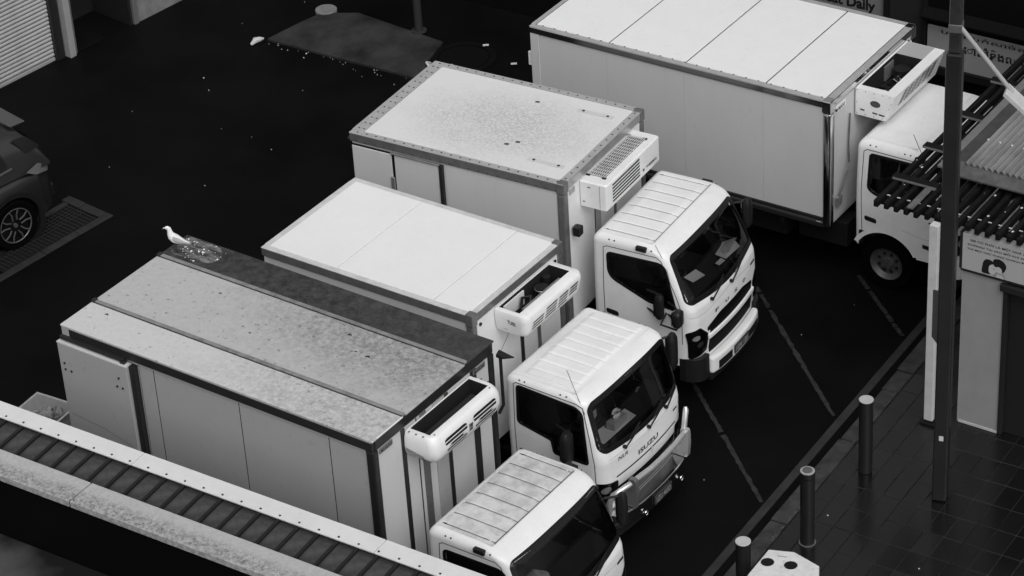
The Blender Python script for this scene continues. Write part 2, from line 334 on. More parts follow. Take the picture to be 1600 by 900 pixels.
def make_cab(T,L,W,P):
    X=lambda x:L+x
    Y=lambda y:W/2+y
    zt=P['zt']; rtp=P.get('rt',.09); rear=P['rear']; bow=P.get('bow',.05); rr=.06
    def ins(z):
        q=z-(zt-rtp); return 0 if q<=0 else rtp-math.sqrt(max(0,rtp*rtp-q*q))
    rcp=P.get('rc',[(.5,.2),(1.2,.17),(1.6,.12),(2.1,.12)])
    hw=lambda z:lerp(z,P['hw'])-ins(z)
    xf=lambda z:lerp(z,P['prof'])
    rc=lambda z:lerp(z,rcp)
    def front_x(y,z):
        a=abs(y); h=hw(z); r=rc(z); yh=h-r
        if a<=yh: return xf(z)-bow*(a/yh)**2
        return xf(z)-bow-r+math.sqrt(max(0,r*r-(a-yh)**2))
    def side_y(x,z):
        h=hw(z); r=rc(z); xe=xf(z)-bow-r
        if x<=xe: return h
        return h-r+math.sqrt(max(0,r*r-(min(x,xe+r*.98)-xe)**2))
    def mf(y,z,o):
        h=hw(z); r=rc(z); a=abs(y)-(h-r); q=min(1,max(0,a/r)); return (X(front_x(y,z)+o*math.sqrt(1-q*q)),Y(y+math.copysign(o*q,y)),z)
    ms={s:(lambda x,z,o,s=s:(X(x),Y(s*(side_y(x,z)+o)),z)) for s in (-1,1)}
    ws=densify(P['windshield']); sw_=densify(P['window']); wx,wz,ra=P['arch']
    NS,NC,NF,NR=56,8,56,10
    def ring(z,o):
        h=hw(z)-o; r=rc(z); f=xf(z)-o; x0=rear+ins(z)+o; pts=[]; xe=f-bow-r; yh=h-r
        for i in range(NS): pts.append((x0+rr+(xe-x0-rr)*i/NS,-h))
        for i in range(NC): a=-math.pi/2+math.pi/2*i/NC; pts.append((xe+r*math.cos(a),-yh+r*math.sin(a)))
        for i in range(NF): y=-yh+2*yh*i/NF; pts.append((f-bow*(y/yh)**2,y))
        for i in range(NC): a=math.pi/2*i/NC; pts.append((xe+r*math.cos(a),yh+r*math.sin(a)))
        for i in range(NS): pts.append((xe+(x0+rr-xe)*i/NS,h))
        for i in range(4): a=math.pi/2+math.pi/2*i/4; pts.append((x0+rr+rr*math.cos(a),h-rr+rr*math.sin(a)))
        for i in range(NR): pts.append((x0,h-rr-(2*h-2*rr)*i/NR))
        for i in range(4): a=math.pi+math.pi/2*i/4; pts.append((x0+rr+rr*math.cos(a),-h+rr+rr*math.sin(a)))
        return pts
    zs=[]; z=P['z0']
    while z<zt-rtp-.01: zs.append(z); z+=.022
    zs+=[zt-rtp+rtp*math.sin(math.pi/2*k/7) for k in range(8)]
    wsh=offset(ws,-.012); swh=offset(sw_,-.012)
    def shell(o,mt,name,parent):
        mb=M(); rings=[ring(z,o) for z in zs]; n=len(rings[0]); mb.v=[(X(p[0]),Y(p[1]),z) for z,r_ in zip(zs,rings) for p in r_]
        for j in range(len(zs)-1):
            zc=(zs[j]+zs[j+1])/2
            for i in range(n):
                k=(i+1)%n; a=rings[j][i]; b=rings[j+1][k]; cx,cy=(a[0]+b[0])/2,(a[1]+b[1])/2
                if i<NS+3 or NS+NC*2+NF-3<=i<NS*2+NC*2+NF:
                    if inside((cx,zc),swh): continue
                    if (cx-wx)**2+(zc-wz)**2<ra*ra: continue
                    if cx<wx and zc<P.get('rearcut',.8): continue
                if NS-2<=i<NS+NC*2+NF+2 and inside((cy,zc),wsh) and cx>rear+.7: continue
                mb.f.append((j*n+i,j*n+k,(j+1)*n+k,(j+1)*n+i))
        return mb.build(name,mt,parent,smooth=35)
    cab=shell(0,P.get('paint',WHITE),'cab',T)
    shell(.035,DARKIN,'cab_lining',cab)
    # roof skin
    xs=P['seam']; hy=hw(zt)+.012; x0=rear+rtp-.012; rib=P['rib']
    def roofz(x,y):
        t=min(1,abs(y)/hy); z=zt+.002+.018*(1-t*t)*min(1,(x-x0)/.12,max(0,(xs-x)/.1))
        return z+rib(x,y)
    NX,NY=P.get('rn',(40,150))
    M().grid(lambda u,v:(X(x0+(xs-x0)*u),Y(-hy+2*hy*v),roofz(x0+(xs-x0)*u,-hy+2*hy*v)),NX,NY).build('cab_roof',P.get('roofmat',WHITE),cab,smooth=30)
    B(X(rear+.05),X(xs+.1),Y(-hy),Y(hy),zt-.06,zt-.05).build('headlining',DARKIN,cab,smooth=0)
    for y0,a,b in P.get('lines',[]):
        strip(dense([(X(a),Y(y0)),(X(b),Y(y0))],6),.011,lambda x,y,o:(x,y,roofz(x-L,y-W/2)+o),.002).build('roof_seam',P.get('seammat',SEAML),cab,smooth=0)
    if P.get('crossline',True):
        strip(dense([(X(xs-.004),Y(-hy+.03)),(X(xs-.004),Y(hy-.03))],10),.015,lambda x,y,o:(x,y,zt+o),.006).build('roof_seam',P.get('seammat',SEAML),cab,smooth=0)
    # glazing
    pane(ws,mf,-.006,8).build('windshield',GLASS,cab,smooth=60)
    band(ws,-.04,.014,mf,-.004,.004).build('windshield_seal',SEAL,cab,smooth=60)
    for s in (-1,1):
        pane(sw_,ms[s],-.008,6,center=P['wc']).build('side_window',GLASS,cab,smooth=60)
        band(sw_,-.02,.014,ms[s],-.004,.004).build('window_seal',SEAL,cab,smooth=60)
        ds=strip(dense(P['door'],10),.009,ms[s],.0025)
        ds.build('door_seam',SEAMD,cab,smooth=0)
        # arch lip
        arc=[(wx+(ra+.0)*math.cos(t),wz+(ra+.0)*math.sin(t)) for t in [math.pi*(.02+.96*k/30) for k in range(31)] if wz+ra*math.sin(t)>P['z0']]
        strip(arc,.06,ms[s],.004).build('wheel_arch_lip',P.get('paint',WHITE),cab,smooth=30)
        dh=[(P['handle'][0],P['handle'][1]),(P['handle'][0]+.17,P['handle'][1]-.02),(P['handle'][0]+.17,P['handle'][1]-.09),(P['handle'][0],P['handle'][1]-.07)]
        pane(rounded(dh,.03,4),ms[s],.004,3).build('door_handle',BLACK,cab)
        dots([(x,z) for x,z in P['dots']],lambda x,z,o,s=s:(X(x),Y(s*(hw(z)+o-.004)),z),.011,.008).build('roof_bolts',HOLE,cab)
        if 'marker' in P:
            mx_,mz_=P['marker']; B(X(mx_),X(mx_+.14),Y(s*(hw(mz_)-.02)) if s>0 else Y(-hw(mz_)-.035),Y(hw(mz_)+.035) if s>0 else Y(-hw(mz_)+.02),mz_-.03,mz_+.03).build('marker_lamp',BLACK,cab,bevel=.012)
    # interior
    zb=P['belt']; fx=xf(zb)
    B(X(rear+.05),X(fx-.18),Y(-.74),Y(.74),zb-.75,zb-.42).build('cab_floor',DARKIN,T,smooth=0)
    dash=[(fx-.52,zb-.42),(fx-.50,zb-.02),(fx-.42,zb+.02),(fx-.15,zb-.03),(fx-.13,zb-.42)]
    M().prism(dash,lambda a,b,d:(X(a),Y(d),b),-.74,.74).build('dashboard',mat('dash_plastic',.022,.6,.3),T,bevel=.015)
    for y0 in (-.42,.42):
        mb=M(); mb.box(X(rear+.22),X(rear+.72),Y(y0-.25),Y(y0+.25),zb-.42,zb-.24)
        mb.hexa([(X(rear+.16),Y(y0-.25),zb-.3),(X(rear+.30),Y(y0-.25),zb-.3),(X(rear+.30),Y(y0+.25),zb-.3),(X(rear+.16),Y(y0+.25),zb-.3)],
                [(X(rear+.08),Y(y0-.2),zb+.3),(X(rear+.18),Y(y0-.2),zb+.3),(X(rear+.18),Y(y0+.2),zb+.3),(X(rear+.08),Y(y0+.2),zb+.3)])
        mb.box(X(rear+.09),X(rear+.18),Y(y0-.13),Y(y0+.13),zb+.33,zb+.5)
        mb.build('seat',SEAT,T,bevel=.04)
    cpos=Vector((X(fx-.56),Y(-.42),zb+.05)); ax=Vector((-.45,0,.9)).normalized(); a=ax.orthogonal().normalized(); b=ax.cross(a)
    pts=[cpos+a*(.2*math.cos(t))+b*(.2*math.sin(t)) for t in [2*math.pi*k/28 for k in range(29)]]
    mb=M().tube(pts,.016,8); mb.cyl(cpos-ax*.14,cpos-ax*.02,.05,n=12)
    for t in (0,2.1,4.2): mb.cyl(cpos-ax*.02,cpos+a*(.2*math.cos(t))+b*(.2*math.sin(t)),.014,n=6)
    mb.build('steering_wheel',BLACK,T)
    return dict(cab=cab,mf=mf,ms=ms,X=X,Y=Y,hw=hw,xf=xf,front_x=front_x,side_y=side_y,zb=zb,fx=fx)

def patch(C,name,poly,mt,off=.006,parent=None,r=.02,side=None,rings=4):
    fn=C['mf'] if side is None else C['ms'][side]
    return pane(densify(rounded(poly,r,4),.03),fn,off,rings).build(name,mt,parent or C['cab'],smooth=60)
def mir(poly): return [(-a,b) for a,b in reversed(poly)]
def cab_text(C,name,body,y0,y1,z0,z1,mt,off=.006,bold=.012,italic=0,parent=None):
    return lettering(name,body,lambda u,v:C['mf'](y0+(y1-y0)*u,z0+(z1-z0)*v,off),mt,parent or C['cab'],bold,italic)
def sweepbar(C,name,y0,y1,z0,z1,o0,o1,mt,parent,n=24,bevel=.015,taper=0):
    rings=[]
    for i in range(n+1):
        y=y0+(y1-y0)*i/n; x=C['front_x'](y,max(z0,.5)); X,Y=C['X'],C['Y']
        k=1-taper*(abs(2*i/n-1)**6)
        rings.append([(X(x+o0),Y(y),z0),(X(x+o0+(o1-o0)*k),Y(y),z0),(X(x+o0+(o1-o0)*k),Y(y),z1),(X(x+o0),Y(y),z1)])
    return M().loft(rings,True,True).build(name,mt,parent,bevel=bevel)
def mirror_part(T,C,s,x,y,z,h=.38,wd=.2,loop=False):
    """door mirror: housing on a tubular arm"""
    X,Y=C['X'],C['Y']; mb=M(); cx,cy=X(x),Y(s*y)
    rings=[]
    for k in range(9):
        t=-1+2*k/8; sc=(1-abs(t)**8*.4); zz=z+h/2*t
        rings.append([(cx+.055*sc*math.copysign(abs(math.cos(a))**.6,math.cos(a)),cy+wd/2*sc*math.copysign(abs(math.sin(a))**.6,math.sin(a)),zz) for a in [2*math.pi*i/14 for i in range(14)]])
    mb.loft(rings,True,True); o=mb.build('mirror',BLACK,T,smooth=50)
    B(cx-.062,cx-.054,cy-wd*.36,cy+wd*.36,z-h*.4,z+h*.4).build('mirror_glass',mat('mirror_glass',.6,.03,.5,metal=1),o,smooth=0)
    yb=Y(s*(C['hw'](z)-.01)); xb=x-.22
    arm=M(); arm.tube([(X(xb),yb,z+h*.35),(cx-.08,(yb+cy)/2,z+h*.42),(cx,cy,z+h*.45)],.014,8)
    arm.tube([(X(xb),yb,z-h*.4),(cx-.08,(yb+cy)/2,z-h*.5),(cx,cy,z-h*.45)],.014,8)
    if loop: arm.tube([(X(xb-.02),yb,z-h*.35),(X(xb-.02),yb+s*.16,z-h*.7),(cx-.02,cy,z-h*.75),(cx,cy,z-h*.4)],.013,8)
    arm.build('mirror_arm',BLACK,o)
def wiper(C,y0,z0,y1,z1):
    mf=C['mf']; p=[Vector(mf(y0+(y1-y0)*t,z0+(z1-z0)*t,.035)) for t in (0,.3,.6,1)]
    mb=M().tube(p,.009,6); q=Vector(mf(y0,z0,0)); mb.cyl(q,Vector(mf(y0,z0,.04)),.022,n=10)
    d=[Vector(mf(y0+(y1-y0)*t+.0,z0+(z1-z0)*t+.012,.018)) for t in (.35,.55,.8,1.15)]; mb.tube(d,.008,6)
    mb.build('wiper',BLACK,C['cab'])
def wheel(T,x,y,s,r=.37,w_=.2,name='wheel'):
    wr=empty(name,(x,y,r),0); wr.parent=T
    prof=[(.62,-.5),(.94,-.5),(1,-.36),(1,.36),(.94,.5),(.62,.5)]; n=36; rings=[]
    for a,b in prof: rings.append([(r*a*math.cos(2*math.pi*k/n),b*w_,r*a*math.sin(2*math.pi*k/n)) for k in range(n)])
    M().loft(rings+[rings[0]]).build('tyre',TYRE,wr,smooth=35)
    o=-s; pr=[(.62,.47),(.60,.40),(.50,.30),(.46,.22),(.24,.22),(.22,.36),(.13,.40),(.02,.40)]; rings=[]
    for a,b in pr: rings.append([(r*a*math.cos(2*math.pi*k/n),-o*b*w_,r*a*math.sin(2*math.pi*k/n)) for k in range(n)])
    mb=M().loft(rings)
    for k in range(5): 
        t=2*math.pi*k/5; mb.cyl((r*.18*math.cos(t),-o*.36*w_,r*.18*math.sin(t)),(r*.18*math.cos(t),-o*.46*w_,r*.18*math.sin(t)),.014,n=6)
    mb.build('rim',RIM,wr,smooth=35)
    hb=M()
    for k in range(8):
        t=2*math.pi*(k+.5)/8; p=Vector((r*.36*math.cos(t),-o*.225*w_,r*.36*math.sin(t))); hb.cyl(p,p+Vector((0,-o*.01,0)),.024,n=10)
    hb.build('rim_holes',BLACK,wr)
    return wr
def chassis(T,L,W,C,zf,front=None,wy=.72):
    X=C['X']; mb=M()
    for y in (-.38,.38): mb.box(.1,X(1.35),W/2+y-.035,W/2+y+.035,.52,.70)
    for x in (.3,1.2,2.2,L-.2,X(.7)): mb.box(x-.04,x+.04,W/2-.38,W/2+.38,.55,.66)
    for x in [i*.45+.15 for i in range(int(L/.45))]: mb.box(x-.03,x+.03,.05,W-.05,.72,zf)
    mb.box(X(.3),X(1.1),W/2-.35,W/2+.35,.35,.9)
    mb.box(L-1.3,L-.75,.25,.6,.42,.72)
    mb.build('chassis',RUBBER,T,bevel=.006)
    for s in (-1,1):
        wheel(T,X(front),W/2+s*wy,s,name='front_wheel')
        wheel(T,.95,W/2+s*(wy-.02),s,w_=.36,name='rear_wheel')
def plate(C,parent,y0,y1,z0,z1,off,body):
    X,Y=C['X'],C['Y']; x=C['front_x'](0,.5)+off
    o=B(X(x),X(x+.012),Y(y0),Y(y1),z0,z1).build('number_plate',mat('plate_dark',.05,.4,.5),parent,bevel=.004)
    lettering('plate_lettering',body,lambda u,v:(X(x+.0145),Y(y0+.03+(y1-y0-.06)*u),z0+.02+(z1-z0-.045)*v),mat('plate_letters',.35,.5,.4),o,.01)
def prop_paper(T,C,pts,z,name='paper_sheet',mt=PAPER):
    M().add([(C['X'](x),C['Y'](y),z+.006*i) for i,(x,y) in enumerate(pts)],[tuple(range(len(pts)))]).build(name,mt,T,smooth=0)

def rail(name,x0,x1,y0,y1,z0,z1,mt,parent,bevel=.008,**kw): return B(x0,x1,y0,y1,z0,z1).build(name,mt,parent,bevel=bevel,**kw)
def ring_plan(x0,x1,y0,y1,r,n=6):
    """plan outline of a unit fixed to the box front: square at the back, rounded at the front"""
    pts=[(x0,y0)]
    for k in range(n+1): a=-math.pi/2+math.pi/2*k/n; pts.append((x1-r+r*math.cos(a),y0+r+r*math.sin(a)))
    for k in range(n+1): a=math.pi/2*k/n; pts.append((x1-r+r*math.cos(a),y1-r+r*math.sin(a)))
    pts.append((x0,y1)); return pts
def unit_shell(T,x0,d,y0,y1,levels,r,hole,depth,mt,name='refrigeration_unit'):
    """levels: (z, depth scale, y inset); hole = (dx0,dx1,dy0,dy1) opening in the top"""
    mb=M(); rings=[]
    for z,sc,yi in levels: rings.append([(x,y,z) for x,y in ring_plan(x0,x0+d*sc,y0+yi,y1-yi,r)])
    mb.loft(rings,True,False); n=len(rings[0]); mb.f.append(tuple(range(n-1,-1,-1)))
    zt=levels[-1][0]; top=rings[-1]; o=(len(rings)-1)*n
    if hole:
        hx0,hx1,hy0,hy1=x0+hole[0],x0+hole[1],y0+hole[2],y1-hole[3]
        inner=[(min(max(x,hx0),hx1),min(max(y,hy0),hy1),zt) for x,y,z in top]
        low=[(x,y,zt-depth) for x,y,z in inner]; i0=len(mb.v); mb.v+=inner
        for i in range(n):
            k=(i+1)%n; mb.f.append((o+i,o+k,i0+k,i0+i))
        U=mb.build(name,mt,T,smooth=35)
        c=M(); c.box(hx0,hx1,hy0,hy1,zt-depth,zt); c.f=[c.f[0]]+c.f[2:]; c.build('cavity',DARKIN,U,smooth=0)
    else:
        mb.f.append(tuple(o+i for i in range(n))); U=mb.build(name,mt,T,smooth=35)
    return U

GRP='refrigerated trucks parked side by side'
def core(T,L,W,H,z0,mt,inset=.02):
    return B(inset,L-inset,inset,W-inset,z0,H-.05).build('cargo_box',mt,T,smooth=0)
def side_panels(C,splits,y,W,z0,z1,mt,proud=.006,gap=.007):
    for a,b in zip(splits,splits[1:]):
        B(a+gap/2,b-gap/2,.02-proud,.021,z0,z1).build('side_panel',mt,C,bevel=.0015,seg=1)
    B(splits[0],splits[-1],W-.021,W-.02+proud,z0,z1).build('side_panel',mt,C,bevel=.0015,seg=1)

DOORC=[(.42,1.12),(.415,1.6),(.425,2.05),(.47,2.075),(1.14,2.085),(1.20,2.05),(1.40,1.60),(1.47,1.40),(1.47,.95)]
WINC=rounded([(.474,1.99),(.485,1.66),(1.03,1.44),(1.395,1.41),(1.24,2.01)],[.06,.12,.05,.04,.10])
def ribs8(x,y):
    g=min(abs(y-k*.2) for k in (-3.5,-2.5,-1.5,-.5,.5,1.5,2.5,3.5)); return -.010*max(0,1-g/.018)
def shiftp(ps,dx,dz): return [(a+dx,b+dz) for a,b in ps]
def params_canter(dx,dz,hws=1.0,roofmat=WHITE):
    f=lambda ps:[(z+dz,x+dx) for z,x in ps]
    ys=[k*.2 for k in (-3.5,-2.5,-1.5,-.5,.5,1.5,2.5,3.5)]
    return dict(rear=.27+dx,zt=2.205+dz,rt=.1,bow=.05,z0=.62,belt=1.46+dz,
      hw=[(.5,.86*hws),(1.0,.875*hws),(1.45+dz,.875*hws),(2.1+dz,.862*hws)],
      prof=f([(.5,1.68),(.95,1.70),(1.25,1.685),(1.40,1.665),(1.50,1.615),(1.80,1.475),(2.06,1.345),(2.12,1.29),(2.165,1.20),(2.19,1.11),(2.205,1.05)]),
      windshield=shiftp(rounded([(-.785,2.075),(-.838,1.50),(-.4,1.455),(0,1.44),(.4,1.455),(.838,1.50),(.785,2.075),(0,2.095)],[.06,.08,.1,.1,.1,.08,.06,.3],5),0,dz),
      window=shiftp(WINC,dx,dz),wc=(1.0+dx,1.72+dz),door=shiftp(DOORC,dx,dz),handle=(.44+dx,1.2+dz),arch=(.85+dx,.40,.50),rearcut=.95,
      dots=[(.5+dx,2.16+dz),(.57+dx,2.16+dz),(1.0+dx,2.15+dz),(1.07+dx,2.15+dz)],marker=(.87+dx,2.15+dz),rib=ribs8,seam=1.055+dx,roofmat=roofmat,
      lines=[(y,.35+dx,1.05+dx) for y in ys])
def front_canter(T,C,dz,plate_text,badge):
    cab=C['cab']; z=lambda q:q+dz
    patch(C,'grille_opening',[(-.60,z(1.08)),(-.55,z(.93)),(.55,z(.93)),(.60,z(1.08)),(.3,z(1.15)),(-.3,z(1.15))],GRIL,.005,cab,.03)
    sweepbar(C,'grille_lip',-.60,.60,z(.925),z(.985),.004,.035,WHITE,cab,bevel=.01)
    patch(C,'lower_grille',[(-.6,z(.90)),(-.56,z(.70)),(.56,z(.70)),(.6,z(.90))],GRIL,.005,cab,.02)
    for s in (-1,1):
        q=[(.585,1.0),(.62,.78),(.85,.74),(.872,1.13),(.74,1.16)]; q=[(a,z(b)) for a,b in q]; q=q if s>0 else mir(q)
        hl=patch(C,'headlight',q,SEAL,.006,T,.03)
        for a,b,r_ in ((.79,1.03,.045),(.74,.92,.05),(.67,.82,.03)):
            pts=[(s*a+r_*math.cos(t),z(b)+r_*.8*math.sin(t)) for t in [2*math.pi*k/12 for k in range(12)]]
            pane(pts,C['mf'],.009,2).build('reflector',REFL if r_==.045 else ALUD,hl)
        pane(densify(rounded(q,.03,4),.03),C['mf'],.014,4).build('lens',LENS,hl)
        patch(C,'headlight_frame',[(s*a,b) for a,b in ([(.55,z(1.03)),(.60,z(.75)),(.625,z(.75)),(.59,z(1.03))])][::s],WHITE,.012,cab,.005)
    bp=sweepbar(C,'bumper',-.62,.62,.44,.67,.02,.13,WHITE,T,bevel=.03,taper=.25)
    for y0,y1 in ((-.52,-.22),(.22,.52)): sweepbar(C,'bumper_slot',y0,y1,.48,.59,.125,.134,BLACK,bp,bevel=.002)
    for s in (-1,1): sweepbar(C,'bumper_corner',min(s*.625,s*.868),max(s*.625,s*.868),.40,.74,-.02,.07,BLACK,T,n=12,bevel=.03)
    sweepbar(C,'bumper_valance',-.62,.62,.34,.435,-.02,.08,BLACK,T,bevel=.01)
    plate(C,bp,-.19,.19,.50,.62,.135,plate_text)
    for ch,y in zip(badge,(-.36,-.12,.12,.36)): cab_text(C,'badge_letter',ch,y-.04,y+.04,z(1.19),z(1.235),SEAMD,.006,.02)
    wiper(C,-.45,z(1.41),-.12,z(1.50)); wiper(C,.02,z(1.40),.40,z(1.49))
    for y0,y1 in ((.60,.74),): patch(C,'vent_slot',[(y0,z(1.30)),(y0,z(1.27)),(y1,z(1.27)),(y1,z(1.30))],BLACK,.004,cab,.005)
    # crease along the front panel
    strip(dense([(-.85,z(1.33)),(-.6,z(1.30)),(0,z(1.36)),(.6,z(1.30)),(.85,z(1.33))],6),.012,C['mf'],.003).build('panel_crease',PANEL,cab,smooth=0)

# ============ truck A : nearest, weathered roof
AX,AY,AR,AL,AW,AH=-4.935,25.795,-.64573,4.270,2.108,3.157
A=empty('refrigerated_truck',(AX,AY,0),AR,'weathered truck nearest the awning, dark stained three-strip box roof with a gull on it','truck',GRP)
c=core(A,AL,AW,AH,.9,PANEL_A)
side_panels(c,[1.06,1.275,2.47,3.68,AL-.10],0,AW,.92,AH-.16,PANEL_A,gap=.012)
B(1.06,AL-.10,.0155,.0195,.92,AH-.16).build('panel_backing',SEAMD,A,smooth=0)
# sliding door at the rear of the near side, standing proud
d=B(-.045,.965,-.085,-.005,.93,2.945).build('side_door',PANEL_A,A,bevel=.006)
B(-.047,.967,-.088,0,2.95,2.965).build('door_top_edge',PANEL,d)
dots([(.03,2.70),(.12,2.62),(.84,2.78),(.80,2.66),(.88,2.66),(.03,2.62)],lambda x,z,o:(x,-.085-o,z),.013,.012).build('door_bolts',HOLE,d)
strip([(.02,2.02),(.5,1.98),(.9,1.88)],.008,lambda x,z,o:(x,-.0875,z),0).build('door_scratch',mat('scratch',.2,.6),d,smooth=0)
B(.972,1.045,-.05,.02,.93,2.96).build('door_post',DARKTRIM,A,bevel=.006)
B(-.02,.9,-.055,-.004,2.985,3.03).build('door_track',DARKTRIM,A,bevel=.006); B(.86,.92,-.06,-.004,2.96,3.0).build('track_stop',DARKTRIM,A)
# top frame
rail('roof_rail',.09,AL,-.012,.03,AH-.15,AH-.022,DARKTRIM,A); rail('roof_rail',0,AL,AW-.03,AW+.012,AH-.15,AH-.022,DARKTRIM,A)
rail('roof_rail',AL-.03,AL+.012,.031,AW-.031,AH-.15,AH-.022,DARKTRIM,A); rail('roof_rail',-.012,.03,.031,AW-.031,AH-.15,AH-.022,PANEL_A,A)
B(-.014,.088,-.014,.03,AH-.16,AH-.022).build('corner_cap',PANEL_A,A,bevel=.006)
B(.05,AL,-.016,-.0125,AH-.032,AH-.024).build('roof_edge_bead',mat('edge_bead',.4,.4),A)
B(1.0,AL-.1,-.003,.012,AH-.168,AH-.155).build('panel_bead',mat('edge_bead',.4,.4),A)
for y in (-.012,AW-.078): B(AL-.09,AL+.014,y,y+.09,.9,AH-.152).build('corner_post',DARKTRIM,A,bevel=.02)
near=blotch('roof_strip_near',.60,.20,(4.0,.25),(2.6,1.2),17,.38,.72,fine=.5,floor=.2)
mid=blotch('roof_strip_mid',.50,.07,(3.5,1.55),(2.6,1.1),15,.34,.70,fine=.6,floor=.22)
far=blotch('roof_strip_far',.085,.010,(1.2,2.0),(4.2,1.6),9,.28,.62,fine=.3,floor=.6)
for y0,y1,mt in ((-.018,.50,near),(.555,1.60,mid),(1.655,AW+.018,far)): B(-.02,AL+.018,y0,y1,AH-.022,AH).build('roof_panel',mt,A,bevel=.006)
B(0,AL,.49,1.66,AH-.04,AH-.012).build('roof_deck',DARKTRIM,A)
BAT=blotch('batten',.26,.12,(2,1),(3,2),6)
for y in (.527,1.627): 
    b=B(-.015,AL+.01,y-.024,y+.024,AH-.011,AH+.018).build('roof_batten',BAT,A,bevel=.004)
    B(-.02,AL+.012,y-.032,y-.0245,AH-.01,AH+.006).build('batten_gap',RUBBER,b)
    B(-.025,.03,y-.035,y+.035,AH+.0,AH+.026).build('batten_cap',DARKTRIM,b,bevel=.008)
M().tube([(AL+.015,.06,AH-.004),(AL+.016,.5,AH-.004)],.008,6).build('edge_seal',PAPER,A)
for x,y,r_ in ((3.28,1.18,.035),(3.12,1.2,.02),(2.86,1.42,.03),(1.1,1.35,.025),(.28,.38,.03),(1.9,.9,.02)):
    M().tube([(x,y,AH+.001),(x+r_,y+r_*.5,AH+.003),(x+r_*1.6,y+r_*.1,AH+.001)],[r_*.2,r_*.35,r_*.15],6).build('roof_debris',HOLE,A)
# wet dirty puddle patch with crumbs at the far rear corner
pp=rounded([(.05,1.72),(.62,1.76),(.66,1.95),(.50,2.10),(.03,2.11)],.08)
M().prism(pp,lambda a,b,d_:(a,b,d_),AH+.0005,AH+.003).build('wet_patch',mat('wet_grime',.02,.12,.6,var=1,vscale=5,dark=.3,aniso=(1,2.5,1)),A,smooth=0)
mb=M()
for k in range(60):
    x=min(.64,max(.04,rng.gauss(.3,.17))); y=min(2.09,max(1.72,rng.gauss(1.92,.10))); r_=rng.choice((.003,.004,.005,.006,.008,.014)); t=rng.uniform(0,3); q=rng.uniform(.3,1.6)
    mb.add([(x+r_*q*math.cos(t),y+r_*q*math.sin(t),AH+.004),(x-r_*math.sin(t),y+r_*math.cos(t),AH+.004),(x-r_*q*math.cos(t),y-r_*q*math.sin(t),AH+.004),(x+r_*math.sin(t),y-r_*math.cos(t),AH+.004),(x,y,AH+.004+r_)],[(0,1,4),(1,2,4),(2,3,4),(3,0,4)])
mb.build('bread_crumbs',PAPER,A,kind='stuff')
# front wall
B(AL-.02,AL-.008,.085,AW-.085,.92,AH-.16).build('front_panel',PANEL,A,smooth=0)
for y0,y1,mt in ((.47,.53,DARKTRIM),(.73,.735,SEAMD),(.80,.90,ALUD),(1.02,1.22,PANEL_A),(1.22,1.29,DARKTRIM),(1.70,1.80,DARKTRIM)): B(AL-.0085,AL+.004,y0,y1,.92,AH-.17).build('front_strip',mt,A,smooth=0)
for y0 in (.10,1.74): 
    B(AL-.005,AL+.008,y0,y0+.22,AH-.235,AH-.175).build('maker_badge',mat('badge_plate',.25,.3,.5,metal=.5),A,bevel=.004)
    lettering('badge_lettering','MAXILINE',lambda u,v,y0=y0:(AL+.009,y0+.02+.18*u,AH-.225+.04*v),SEAMD,A)
# refrigeration unit
U=unit_shell(A,AL+.01,.40,.50,1.72,[(2.60,.72,.12),(2.64,.86,.05),(2.70,.95,.01),(2.78,1,0),(2.88,.97,.005),(2.93,.92,.02),(2.955,.87,.035),(2.96,.84,.04)],.10,(.02,.27,.09,.09),.22,WHITE)
ux=AL+.01
fz=lambda z:lerp(z,[(2.64,.86),(2.70,.95),(2.78,1),(2.88,.97),(2.93,.92)])*.40
uf=lambda y,z,o:(ux+fz(z)+o,y,z)
for y0,y1 in ((.70,1.06),(1.20,1.58)):
    g=pane(rounded([(y0+.03,2.69),(y1,2.69),(y1+.01,2.885),(y0-.03,2.885)],.05,5),uf,.004,4).build('grille',SEAL,U)
    for k in range(4):
        z=2.725+k*.042; strip(dense([(y0-.02,z),(y1+.005,z)],6),.013,uf,.008).build('grille_bar',WHITE,g,smooth=0)
z0_=[(1.095,2.74),(1.165,2.74),(1.165,2.83),(1.095,2.83)]
pane(rounded(z0_,.01,3),uf,.005,2).build('emblem',mat('badge_plate',.25,.3,.5,metal=.5),U)
lettering('emblem_letter','Z',lambda u,v:uf(1.11+.04*u,2.75+.07*v,.008),SEAMD,U,.02)
us=lambda x,z,o:(ux+x,.50+lerp(z,[(2.60,.12),(2.64,.05),(2.70,.01),(2.78,0),(2.9,.01)])-o,z)
for k,z in enumerate((2.735,2.715,2.695)): strip(dense([(.01,z+.03),(.24,z-.02)],5),.008,us,.003).build('stripe',HOLE,U,smooth=0)
lettering('unit_lettering','FZ238',lambda u,v:us(.20+.12*u,2.655+.035*v,.004),SEAMD,U,.02)
M().add([us(.03,2.625,.004),us(.11,2.622,.004),us(.11,2.67,.004),us(.03,2.675,.004)],[(0,1,2,3)]).build('data_plate',DARKTRIM,U,smooth=0)
M().add([us(.13,2.62,.004),us(.25,2.618,.004),us(.25,2.65,.004),us(.13,2.655,.004)],[(0,1,2,3)]).build('data_plate',ALUD,U,smooth=0)
dots([(.05,.53),(.14,.53),(.23,.53),(.31,.62),(.05,1.69),(.14,1.69),(.23,1.69),(.31,1.60)],lambda x,y,o:(ux+x,y,2.962+o),.010,.003).build('unit_bolts',HOLE,U)
M().box(ux+.06,ux+.24,.66,1.60,2.76,2.80).build('coil',mat('coil',.03,.5),U)
